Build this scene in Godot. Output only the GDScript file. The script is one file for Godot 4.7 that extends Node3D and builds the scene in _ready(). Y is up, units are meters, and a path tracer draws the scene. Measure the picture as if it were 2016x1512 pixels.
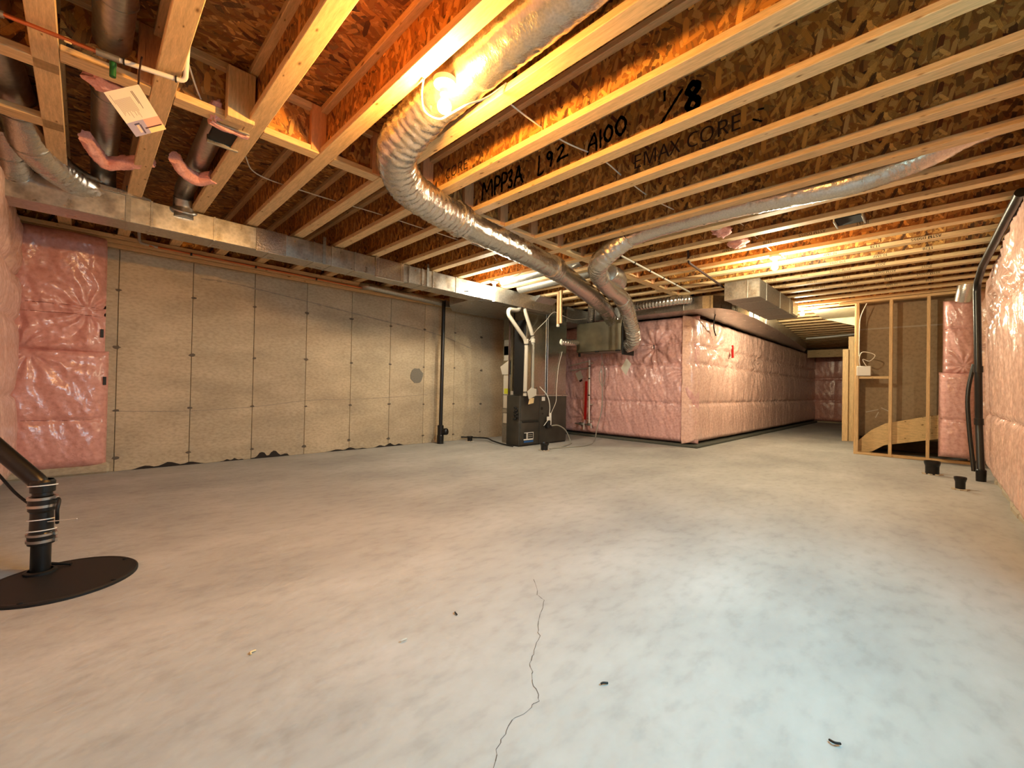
extends Node3D
# An unfinished basement: concrete slab and wall, I-joist ceiling, pink insulation under plastic, ducts, furnace.
# y up, metres. Camera stands at x = 0, z = 0; -x runs along the joists, -z runs along the concrete wall.

const JB := 2.36        # underside of the joists
const JT := 2.662       # underside of the subfloor
const PITCH := 0.4064
const Z0 := -1.5195     # far edge of joist number 0

var M := {}
var taken := {}
var rng := RandomNumberGenerator.new()
var fn := FastNoiseLite.new()


# ------------------------------------------------------------------ mesh builder
class Mb:
	var v := PackedVector3Array()
	var n := PackedVector3Array()
	var t := PackedVector2Array()
	var i := PackedInt32Array()

	func tri(a: Vector3, b: Vector3, c: Vector3) -> void:   # counter-clockwise seen from outside
		var nn := (b - a).cross(c - a).normalized()
		var s := v.size()
		v.append_array(PackedVector3Array([a, b, c]))
		n.append_array(PackedVector3Array([nn, nn, nn]))
		t.append_array(PackedVector2Array([Vector2(0, 1), Vector2(1, 1), Vector2(1, 0)]))
		i.append_array(PackedInt32Array([s, s + 2, s + 1]))

	func quad(a: Vector3, b: Vector3, c: Vector3, d: Vector3) -> void:
		var nn := (c - a).cross(d - b).normalized()
		var s := v.size()
		v.append_array(PackedVector3Array([a, b, c, d]))
		n.append_array(PackedVector3Array([nn, nn, nn, nn]))
		t.append_array(PackedVector2Array([Vector2(0, 1), Vector2(1, 1), Vector2(1, 0), Vector2(0, 0)]))
		i.append_array(PackedInt32Array([s, s + 2, s + 1, s, s + 3, s + 2]))

	func span(lo: Vector3, hi: Vector3, bev := 0.003) -> void:
		box((lo + hi) / 2, (hi - lo).abs(), Basis(), bev)

	func box(c: Vector3, size: Vector3, b := Basis(), bev := 0.003) -> void:   # a box with chamfered edges
		var h := size / 2
		var e: float = min(bev, min(h.x, min(h.y, h.z)) * 0.45)
		for ax in 3:
			var a2 := (ax + 1) % 3
			var a3 := (ax + 2) % 3
			for s in [-1.0, 1.0]:
				var q := []
				for k in [[-1, -1], [1, -1], [1, 1], [-1, 1]]:
					var p := Vector3()
					p[ax] = s * h[ax]
					p[a2] = k[0] * (h[a2] - e)
					p[a3] = k[1] * (h[a3] - e)
					q.append(c + b * p)
				if s > 0:
					quad(q[0], q[1], q[2], q[3])
				else:
					quad(q[3], q[2], q[1], q[0])
		if e <= 0.0:
			return
		for ax in 3:
			var a2 := (ax + 1) % 3
			var a3 := (ax + 2) % 3
			for s2 in [-1.0, 1.0]:
				for s3 in [-1.0, 1.0]:
					var q := []
					for k in [[-1, 0], [1, 0], [1, 1], [-1, 1]]:
						var p := Vector3()
						p[ax] = k[0] * (h[ax] - e)
						p[a2] = s2 * (h[a2] if k[1] == 0 else h[a2] - e)
						p[a3] = s3 * (h[a3] - e if k[1] == 0 else h[a3])
						q.append(c + b * p)
					if s2 * s3 > 0:
						quad(q[0], q[1], q[2], q[3])
					else:
						quad(q[3], q[2], q[1], q[0])
		for sx in [-1.0, 1.0]:
			for sy in [-1.0, 1.0]:
				for sz in [-1.0, 1.0]:
					var p1 := c + b * Vector3(sx * h.x, sy * (h.y - e), sz * (h.z - e))
					var p2 := c + b * Vector3(sx * (h.x - e), sy * h.y, sz * (h.z - e))
					var p3 := c + b * Vector3(sx * (h.x - e), sy * (h.y - e), sz * h.z)
					if sx * sy * sz > 0:
						tri(p1, p2, p3)
					else:
						tri(p1, p3, p2)

	func sheet(rows: int, cols: int, pts: PackedVector3Array, wrap := false) -> void:   # smooth grid; front side is cols x rows
		var s := v.size()
		v.append_array(pts)
		var acc := PackedVector3Array()
		acc.resize(pts.size())
		var uv := PackedVector2Array()
		uv.resize(pts.size())
		var cc := cols if wrap else cols - 1
		for r in rows:
			for c in cols:
				uv[r * cols + c] = Vector2(float(c) / (cols - 1), 1.0 - float(r) / max(1, rows - 1))
		for r in rows - 1:
			for c in cc:
				var a := r * cols + c
				var b := r * cols + (c + 1) % cols
				var d := a + cols
				var e := b + cols
				var nn := (pts[e] - pts[a]).cross(pts[d] - pts[b])
				acc[a] += nn
				acc[b] += nn
				acc[d] += nn
				acc[e] += nn
				i.append_array(PackedInt32Array([s + a, s + e, s + b, s + a, s + d, s + e]))
		for k in acc.size():
			acc[k] = acc[k].normalized()
		n.append_array(acc)
		t.append_array(uv)

	func tube(path: PackedVector3Array, r: Variant, sides := 12, caps := true) -> void:   # r: number, or Callable(distance, angle)
		var k := path.size()
		var tan0 := (path[1] - path[0]).normalized()
		var up := Vector3.UP if abs(tan0.y) < 0.9 else Vector3.RIGHT
		var side := tan0.cross(up).normalized()
		var pts := PackedVector3Array()
		var dist := 0.0
		for j in k:
			var tg := (path[min(j + 1, k - 1)] - path[max(j - 1, 0)]).normalized()
			side = (side - tg * side.dot(tg)).normalized()
			var other := side.cross(tg)
			if j > 0:
				dist += path[j].distance_to(path[j - 1])
			for a in sides:
				var an := TAU * a / sides
				var rr: float = r.call(dist, an) if r is Callable else float(r)
				pts.append(path[j] + (side * cos(an) - other * sin(an)) * rr)
		sheet(k, sides, pts, true)
		if caps:
			for a in sides:
				var b := (a + 1) % sides
				var e := (k - 1) * sides
				tri(path[0], pts[b], pts[a])
				tri(path[k - 1], pts[e + a], pts[e + b])

	func lathe(o: Vector3, prof: Array, sides := 24, b := Basis()) -> void:   # prof: Vector2(radius, height) from the bottom up; a new flat ring per step keeps edges crisp
		for j in prof.size() - 1:
			var pts := PackedVector3Array()
			for q in [prof[j], prof[j + 1]]:
				for a in sides:
					var an := -TAU * a / sides
					pts.append(o + b * Vector3(cos(an) * q.x, q.y, sin(an) * q.x))
			sheet(2, sides, pts, true)

	func prism(poly: PackedVector2Array, h: float, x: Transform3D, flip := false) -> void:   # poly in the x-y plane of x, extruded along its z
		var q := poly.duplicate()
		if Geometry2D.is_polygon_clockwise(q):
			q.reverse()
		var ids := Geometry2D.triangulate_polygon(q)
		for j in range(0, ids.size(), 3):
			var a := q[ids[j]]
			var b := q[ids[j + 1]]
			var c := q[ids[j + 2]]
			if (b - a).cross(c - a) < 0:
				var w := b
				b = c
				c = w
			tri(x * Vector3(a.x, a.y, h), x * Vector3(b.x, b.y, h), x * Vector3(c.x, c.y, h))
			tri(x * Vector3(a.x, a.y, 0), x * Vector3(c.x, c.y, 0), x * Vector3(b.x, b.y, 0))
		for j in q.size():
			var a := q[j]
			var b := q[(j + 1) % q.size()]
			quad(x * Vector3(a.x, a.y, 0), x * Vector3(b.x, b.y, 0), x * Vector3(b.x, b.y, h), x * Vector3(a.x, a.y, h))

	func mesh(shift := Vector3.ZERO) -> ArrayMesh:
		var vv := v
		if shift != Vector3.ZERO:
			vv = v.duplicate()
			for k in vv.size():
				vv[k] -= shift
		var arr := []
		arr.resize(Mesh.ARRAY_MAX)
		arr[Mesh.ARRAY_VERTEX] = vv
		arr[Mesh.ARRAY_NORMAL] = n
		arr[Mesh.ARRAY_TEX_UV] = t
		arr[Mesh.ARRAY_INDEX] = i
		var m := ArrayMesh.new()
		m.add_surface_from_arrays(Mesh.PRIMITIVE_TRIANGLES, arr)
		return m

	func foot() -> Vector3:
		var lo := v[0]
		var hi := v[0]
		for p in v:
			lo = lo.min(p)
			hi = hi.max(p)
		return Vector3((lo.x + hi.x) / 2, lo.y, (lo.z + hi.z) / 2)


# ------------------------------------------------------------------ scene tree helpers
func numbered(called: String) -> String:
	if not taken.has(called):
		taken[called] = 0
		return called
	taken[called] += 1
	return "%s_%03d" % [called, taken[called]]


func where_of(o: Node) -> Vector3:
	var p := Vector3.ZERO
	while o != null and o != self:
		p += o.position
		o = o.get_parent()
	return p


func tag(o: Node, label: String, category: String, group := "") -> void:
	o.set_meta("label", label)
	o.set_meta("category", category)
	if group:
		o.set_meta("group", group)


func thing(called: String, label: String, category: String, at: Vector3, group := "") -> Node3D:
	var o := Node3D.new()
	o.name = numbered(called)
	o.position = at
	add_child(o)
	tag(o, label, category, group)
	return o


func setting(called: String, at := Vector3.ZERO) -> Node3D:
	var o := Node3D.new()
	o.name = numbered(called)
	o.position = at
	o.set_meta("kind", "structure")
	add_child(o)
	return o


func group_of(called: String, parent: Node, at := Vector3.ZERO) -> Node3D:
	var o := Node3D.new()
	o.name = called
	o.position = at - where_of(parent)
	parent.add_child(o, true)
	return o


func part(called: String, mb: Mb, mat: Material, parent: Node, label := "") -> MeshInstance3D:   # mb is in world coordinates
	var o := MeshInstance3D.new()
	o.name = called
	o.mesh = mb.mesh(where_of(parent))
	o.material_override = mat
	parent.add_child(o, true)
	if label:
		o.set_meta("label", label)
	return o


func stamp(called: String, mesh: Mesh, mat: Material, parent: Node, at: Vector3, basis := Basis()) -> MeshInstance3D:   # a shared mesh at a world place
	var o := MeshInstance3D.new()
	o.name = called
	o.mesh = mesh
	o.material_override = mat
	o.transform = Transform3D(basis, at - where_of(parent))
	parent.add_child(o, true)
	return o


func solo(called: String, mb: Mb, mat: Material, label: String, category: String, group := "") -> MeshInstance3D:
	var f := mb.foot()
	var o := MeshInstance3D.new()
	o.name = numbered(called)
	o.mesh = mb.mesh(f)
	o.position = f
	o.material_override = mat
	add_child(o)
	tag(o, label, category, group)
	return o


func smooth(pts: Array, step := 0.02) -> PackedVector3Array:   # Catmull-Rom through the points
	var out := PackedVector3Array()
	for j in pts.size() - 1:
		var p0: Vector3 = pts[max(j - 1, 0)]
		var p1: Vector3 = pts[j]
		var p2: Vector3 = pts[j + 1]
		var p3: Vector3 = pts[min(j + 2, pts.size() - 1)]
		var k := int(max(1, ceil(p1.distance_to(p2) / step)))
		for q in k:
			out.append(p1.cubic_interpolate(p2, p0, p3, float(q) / k))
	out.append(pts[-1])
	return out


func bent(pts: Array, rad := 0.05, k := 5) -> PackedVector3Array:   # straight runs with rounded corners
	var out := PackedVector3Array([pts[0]])
	for j in range(1, pts.size() - 1):
		var p: Vector3 = pts[j]
		var a: Vector3 = pts[j - 1]
		var b: Vector3 = pts[j + 1]
		var r: float = min(rad, min(p.distance_to(a), p.distance_to(b)) * 0.48)
		var s := p + (a - p).normalized() * r
		var e := p + (b - p).normalized() * r
		for q in k + 1:
			var f := float(q) / k
			out.append(s.lerp(p, f).lerp(p.lerp(e, f), f))
	out.append(pts[-1])
	return out


func ring(c: Vector3, b: Basis, r0: float, r1: float, h: float, sides := 20) -> Mb:   # a collar round the local y axis
	var m := Mb.new()
	m.lathe(c, [Vector2(r0, 0), Vector2(r1, 0), Vector2(r1, h), Vector2(r0, h)], sides, b)
	return m


func facing(y: Vector3) -> Basis:   # local y along the given direction
	var yy := y.normalized()
	var x := yy.cross(Vector3.UP if abs(yy.y) < 0.9 else Vector3.RIGHT).normalized()
	return Basis(x, yy, x.cross(yy))


# ------------------------------------------------------------------ materials
func noise(type: int, freq: float, seed_: int, oct := 4, fractal := FastNoiseLite.FRACTAL_FBM) -> FastNoiseLite:
	var f := FastNoiseLite.new()
	f.noise_type = type
	f.frequency = freq
	f.seed = seed_
	f.fractal_type = fractal
	f.fractal_octaves = oct
	return f


func ramp(cols: Array) -> Gradient:   # [offset, colour, offset, colour ...]
	var g := Gradient.new()
	var o := PackedFloat32Array()
	var c := PackedColorArray()
	for k in range(0, cols.size(), 2):
		o.append(cols[k])
		c.append(cols[k + 1])
	g.offsets = o
	g.colors = c
	return g


func tex(f: FastNoiseLite, size: int, g: Gradient = null, bump := 0.0) -> NoiseTexture2D:
	var x := NoiseTexture2D.new()
	x.width = size
	x.height = size
	x.seamless = true
	x.seamless_blend_skirt = 0.2
	x.generate_mipmaps = false
	x.noise = f
	if bump > 0.0:
		x.as_normal_map = true
		x.bump_strength = bump
	elif g:
		x.color_ramp = g
	return x


func mat(col: Color, rough := 0.7, metal := 0.0) -> StandardMaterial3D:
	var m := StandardMaterial3D.new()
	m.albedo_color = col
	m.roughness = rough
	m.metallic = metal
	return m


func skin(m: StandardMaterial3D, albedo: Texture2D, scale: Vector3, nor: Texture2D = null, ns := 1.0, rough: Texture2D = null) -> StandardMaterial3D:
	m.uv1_triplanar = true
	m.uv1_world_triplanar = true
	m.uv1_scale = scale
	m.uv1_triplanar_sharpness = 4.0
	m.albedo_texture = albedo
	if nor:
		m.normal_enabled = true
		m.normal_texture = nor
		m.normal_scale = ns
	if rough:
		m.roughness_texture = rough
		m.roughness_texture_channel = BaseMaterial3D.TEXTURE_CHANNEL_RED
	return m


func over(m: StandardMaterial3D, detail: Texture2D, scale: Vector3) -> StandardMaterial3D:   # a second, finer or coarser layer that multiplies
	m.detail_enabled = true
	m.detail_blend_mode = BaseMaterial3D.BLEND_MODE_MUL
	m.detail_albedo = detail
	m.detail_uv_layer = BaseMaterial3D.DETAIL_UV_2
	m.uv2_triplanar = true
	m.uv2_world_triplanar = true
	m.uv2_scale = scale
	m.uv2_triplanar_sharpness = 4.0
	return m


func osb_images() -> Array:   # strands of wood pressed at all angles; returns [colour, relief]
	var S := 1024
	var px := PackedByteArray()
	px.resize(S * S * 3)
	var hg := PackedByteArray()
	hg.resize(S * S)
	for k in S * S:
		px[k * 3] = 150
		px[k * 3 + 1] = 96
		px[k * 3 + 2] = 48
	rng.seed = 11
	for f in 2600:
		var cx := rng.randf() * S
		var cy := rng.randf() * S
		var ln := rng.randf_range(30, 105)
		var wd := rng.randf_range(6, 26)
		var an := rng.randfn(PI / 2, 0.75)
		var tone := rng.randfn(0.0, 1.0)
		var warm := rng.randf_range(-8, 8)
		var base := Vector3(166 + tone * 32 + warm, 116 + tone * 31, 55 + tone * 24 - warm)
		if rng.randf() < 0.10:
			base *= 0.62
		elif rng.randf() < 0.08:
			base = base * 0.6 + Vector3(92, 78, 55)
		var hh := rng.randi_range(60, 220)
		var ux := cos(an)
		var uy := sin(an)
		var steps := int(ln)
		var half := int(wd / 2)
		var st := rng.randf() * 10
		for a in range(-steps / 2, steps / 2):
			var taper: int = max(1, half - int(max(0.0, abs(a) - steps * 0.32) * 0.5))
			for b in range(-taper, taper + 1):
				var x := int(cx + ux * a - uy * b + S) % S
				var y := int(cy + uy * a + ux * b + S) % S
				var g := 1.0 + 0.07 * sin(b * 1.7 + st + a * 0.03) + 0.05 * sin(b * 3.9 + st)
				if abs(b) == taper:
					g *= 0.86
				var o := y * S + x
				px[o * 3] = clampi(int(base.x * g), 0, 255)
				px[o * 3 + 1] = clampi(int(base.y * g), 0, 255)
				px[o * 3 + 2] = clampi(int(base.z * g), 0, 255)
				hg[o] = hh
	var im := Image.create_from_data(S, S, false, Image.FORMAT_RGB8, px)
	var hm := Image.create_from_data(S, S, false, Image.FORMAT_L8, hg)
	hm.convert(Image.FORMAT_RGBA8)
	hm.bump_map_to_normal_map(1.2)
	return [ImageTexture.create_from_image(im), ImageTexture.create_from_image(hm)]


func grain_image() -> ImageTexture:   # pine, to be stretched along the grain, with a few knots
	var S := 512
	var f1 := noise(FastNoiseLite.TYPE_SIMPLEX_SMOOTH, 0.02, 5, 3)
	var im1 := f1.get_seamless_image(S, S)
	var f2 := noise(FastNoiseLite.TYPE_SIMPLEX_SMOOTH, 0.09, 6, 2)
	var im2 := f2.get_seamless_image(S, S)
	var px := PackedByteArray()
	px.resize(S * S * 3)
	rng.seed = 21
	var knots := []
	for k in 9:
		knots.append([rng.randf() * S, rng.randf() * S, rng.randf_range(2.0, 5.0)])
	for y in S:
		for x in S:
			var a := im1.get_pixel(x, y).r
			var b := im2.get_pixel(x, y).r
			var g := 0.80 + 0.16 * a + 0.12 * b
			var kd := 0.0
			for k in knots:
				var dx: float = (x - k[0]) * 1.0
				var dy: float = (y - k[1]) * 0.22
				var q: float = (dx * dx + dy * dy) / (k[2] * k[2])
				if q < 4.0:
					kd = max(kd, exp(-q * 1.6))
			g = g * (1.0 - 0.5 * kd)
			var o := (y * S + x) * 3
			px[o] = clampi(int(246 * g), 0, 255)
			px[o + 1] = clampi(int(244 * g * (1.0 - 0.10 * kd)), 0, 255)
			px[o + 2] = clampi(int(240 * g * (1.0 - 0.22 * kd)), 0, 255)
	return ImageTexture.create_from_image(Image.create_from_data(S, S, false, Image.FORMAT_RGB8, px))


func make_materials() -> void:
	var S := FastNoiseLite.TYPE_SIMPLEX_SMOOTH
	var osb: Array = osb_images()
	M.osb = skin(mat(Color(0.97, 0.93, 0.86), 0.62), osb[0], Vector3(0.80, 0.80, 0.80), osb[1], 0.6)
	var grain := grain_image()
	var pine := Color(0.90, 0.77, 0.575)
	M.wood_x = skin(mat(pine, 0.66), grain, Vector3(0.5, 5.3, 5.3))
	M.wood_y = skin(mat(pine, 0.66), grain, Vector3(5.3, 0.5, 5.3))
	M.wood_z = skin(mat(pine, 0.66), grain, Vector3(5.3, 5.3, 0.5))
	M.wood_pink = skin(mat(Color(0.88, 0.66, 0.47), 0.66), grain, Vector3(5.3, 0.6, 5.3))
	M.wood_flat = skin(mat(Color(0.94, 0.83, 0.62), 0.6), grain, Vector3(0.7, 4.0, 4.0))
	var big := tex(noise(S, 0.006, 31, 5), 512, ramp([0.0, Color(0.85, 0.85, 0.85), 0.45, Color(0.925, 0.925, 0.92), 1.0, Color(1, 1, 1)]))
	var fine := tex(noise(S, 0.03, 32, 5), 512, ramp([0.0, Color(0.86, 0.855, 0.85), 0.5, Color(0.95, 0.95, 0.945), 1.0, Color(1, 1, 1)]))
	var speck := tex(noise(S, 0.013, 34, 8), 1024, ramp([0.0, Color(0.90, 0.895, 0.89), 0.42, Color(0.97, 0.967, 0.965), 1.0, Color(1, 1, 1)]))
	var grit := tex(noise(S, 0.10, 33, 4), 512, null, 2.0)
	M.slab = over(skin(mat(Color(0.705, 0.705, 0.695), 0.78), big, Vector3(0.42, 0.42, 0.26), grit, 0.22), speck, Vector3(0.9, 0.9, 0.42))
	M.cast = []
	for k in 3:
		var c: Color = [Color(0.78, 0.71, 0.60), Color(0.76, 0.69, 0.585), Color(0.80, 0.725, 0.61)][k]
		M.cast.append(over(skin(mat(c, 0.85), big, Vector3(0.5, 0.9, 0.35), grit, 0.3), fine, Vector3(1.6, 2.2, 1.1)))
	M.concrete = M.cast[1]
	M.footing = skin(mat(Color(0.33, 0.335, 0.30), 0.8), fine, Vector3(2, 2, 2))
	M.tie = mat(Color(0.36, 0.32, 0.27), 0.9)
	M.pour = skin(mat(Color(0.60, 0.555, 0.49), 0.9), fine, Vector3(3, 3, 3))
	M.damp = mat(Color(0.13, 0.10, 0.08), 0.85)
	M.patch = skin(mat(Color(0.46, 0.44, 0.40), 0.9), fine, Vector3(3, 3, 3))
	var fibre := tex(noise(S, 0.022, 41, 5), 512, ramp([0.0, Color(0.86, 0.81, 0.80), 0.5, Color(0.95, 0.93, 0.93), 1.0, Color(1, 1, 1)]))
	var wrinkle := tex(noise(S, 0.014, 42, 4, FastNoiseLite.FRACTAL_RIDGED), 512, null, 7.0)
	M.pink = []
	for k in 3:
		var c: Color = [Color(0.88, 0.70, 0.68), Color(0.86, 0.63, 0.58), Color(0.92, 0.775, 0.715)][k]
		var m := skin(mat(c, 0.25), fibre, Vector3(1.6, 1.6, 1.6), wrinkle, 0.22)
		m.metallic_specular = 0.6
		M.pink.append(m)
	M.wool = skin(mat(Color(0.93, 0.71, 0.67), 0.95), fibre, Vector3(6, 6, 6), grit, 0.8)
	M.seam = mat(Color(0.50, 0.28, 0.23), 0.5)
	var spangle := tex(noise(FastNoiseLite.TYPE_CELLULAR, 0.03, 51, 2), 512, ramp([0.0, Color(0.84, 0.84, 0.84), 1.0, Color(1, 1, 1)]))
	var dull := tex(noise(S, 0.01, 52, 4), 256, ramp([0.0, Color(0.62, 0.62, 0.62), 1.0, Color(1, 1, 1)]))
	var ripple := tex(noise(S, 0.004, 53, 2), 256, null, 1.6)
	M.galv = skin(mat(Color(0.78, 0.77, 0.74), 0.42, 0.92), spangle, Vector3(2.2, 2.2, 2.2), ripple, 0.22, dull)
	M.galv_shiny = skin(mat(Color(0.66, 0.66, 0.62), 0.26, 1.0), spangle, Vector3(2.2, 2.2, 2.2), ripple, 0.35, dull)
	M.galv_dull = skin(mat(Color(0.62, 0.61, 0.58), 0.55, 0.85), spangle, Vector3(2.2, 2.2, 2.2), ripple, 0.2)
	var crumple := tex(noise(FastNoiseLite.TYPE_CELLULAR, 0.035, 54, 3), 512, null, 5.0)
	M.foil = skin(mat(Color(0.88, 0.86, 0.83), 0.25, 0.95), spangle, Vector3(5, 5, 5), crumple, 0.5)
	M.foil_crushed = skin(mat(Color(0.90, 0.88, 0.85), 0.24, 0.95), spangle, Vector3(7, 7, 7), crumple, 0.9)
	M.foil_tape = skin(mat(Color(0.90, 0.88, 0.85), 0.24, 0.95), spangle, Vector3(3, 3, 3), crumple, 0.25)
	M.steel = mat(Color(0.72, 0.71, 0.69), 0.3, 0.95)
	M.copper = mat(Color(0.80, 0.45, 0.28), 0.32, 0.9)
	M.abs = skin(mat(Color(0.035, 0.033, 0.032), 0.36), spangle, Vector3(3, 3, 3))
	M.rubber = mat(Color(0.03, 0.027, 0.025), 0.6)
	M.pvc = mat(Color(0.70, 0.675, 0.62), 0.5)
	M.pvc_grey = mat(Color(0.56, 0.55, 0.51), 0.5)
	M.white = mat(Color(0.86, 0.85, 0.82), 0.5)
	M.paper = mat(Color(0.74, 0.72, 0.67), 0.8)
	M.paper_grey = mat(Color(0.60, 0.58, 0.54), 0.8)
	M.label_green = mat(Color(0.72, 0.74, 0.18), 0.7)
	M.ink = mat(Color(0.02, 0.017, 0.015), 0.75)
	M.print = mat(Color(0.17, 0.075, 0.03), 0.8)
	M.cabinet = skin(mat(Color(0.25, 0.24, 0.21), 0.46), dull, Vector3(0.8, 0.8, 0.8))
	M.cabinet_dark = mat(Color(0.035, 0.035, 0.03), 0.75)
	M.hrv = skin(mat(Color(0.46, 0.43, 0.34), 0.38, 0.35), dull, Vector3(0.7, 0.7, 0.7))
	M.red = mat(Color(0.70, 0.03, 0.03), 0.45)
	M.green = mat(Color(0.05, 0.34, 0.13), 0.5)
	M.blue = mat(Color(0.10, 0.32, 0.55), 0.5)
	M.gyp = skin(mat(Color(0.64, 0.56, 0.45), 0.9), fine, Vector3(1.0, 1.0, 1.0))
	M.gyp_light = skin(mat(Color(0.85, 0.82, 0.70), 0.85), fine, Vector3(0.6, 0.6, 0.6))
	M.mud = mat(Color(0.66, 0.62, 0.55), 0.9)
	M.cable = mat(Color(0.86, 0.83, 0.77), 0.5)
	M.porcelain = mat(Color(0.90, 0.88, 0.82), 0.3)
	M.bulb = mat(Color(1.0, 0.93, 0.80), 0.3)
	M.bulb.emission_enabled = true
	M.bulb.emission = Color(1.0, 0.86, 0.60)
	M.bulb.emission_energy_multiplier = 9.0
	M.glass = mat(Color(0.95, 0.97, 1.0, 0.05), 0.02)
	M.glass.transparency = BaseMaterial3D.TRANSPARENCY_ALPHA


# ------------------------------------------------------------------ scene
func _ready() -> void:
	rng.seed = 7
	# camera
	var cam := Camera3D.new()
	cam.name = "camera"
	cam.fov = rad_to_deg(2.0 * atan(756.0 / 840.25))
	cam.position = Vector3(0, 0.905, 0)
	cam.basis = Basis(Vector3.UP, deg_to_rad(44.858)) * Basis(Vector3.RIGHT, deg_to_rad(0.574)) * Basis(Vector3.BACK, deg_to_rad(1.114))
	cam.near = 0.05
	cam.far = 60.0
	add_child(cam)
	cam.current = true
	# sky (daylight that only enters through the basement window right of the camera) and exposure
	var env := Environment.new()
	env.background_mode = Environment.BG_SKY
	var sky := Sky.new()
	var sm := ProceduralSkyMaterial.new()
	sm.sky_top_color = Color(0.62, 0.74, 0.90)
	sm.sky_horizon_color = Color(0.86, 0.90, 0.95)
	sm.ground_bottom_color = Color(0.35, 0.35, 0.33)
	sm.ground_horizon_color = Color(0.70, 0.72, 0.72)
	sm.sky_energy_multiplier = 3.0
	sky.sky_material = sm
	env.sky = sky
	env.tonemap_mode = Environment.TONE_MAPPER_LINEAR
	env.tonemap_exposure = 1.16
	env.sdfgi_enabled = true
	env.ssao_enabled = true
	env.ssil_enabled = true
	var we := WorldEnvironment.new()
	we.name = "world_environment"
	we.environment = env
	add_child(we)
	# daylight at the basement window
	var day := AreaLight3D.new()
	day.name = "window_daylight"
	day.area_size = Vector2(1.36, 0.34)
	day.light_energy = 9.6
	day.light_color = Color(0.60, 0.89, 0.98)
	day.shadow_enabled = true
	day.set("area_range", 30.0)
	day.position = Vector3(0.70, 1.86, -1.55)
	add_child(day)
	day.look_at_from_position(day.position, day.position + Vector3(-1.0, -2.8, 0), Vector3.UP)

	make_materials()
	build_shell()
	build_ceiling()
	build_insulation()
	build_lamps()
	build_ducts()
	build_furnace()
	build_pipes()
	build_partition()
	build_small()


func slab(called: String, lo: Vector3, hi: Vector3, m: Material, parent: Node, bev := 0.0) -> MeshInstance3D:
	var b := Mb.new()
	b.span(lo, hi, bev)
	return part(called, b, m, parent)


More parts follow.
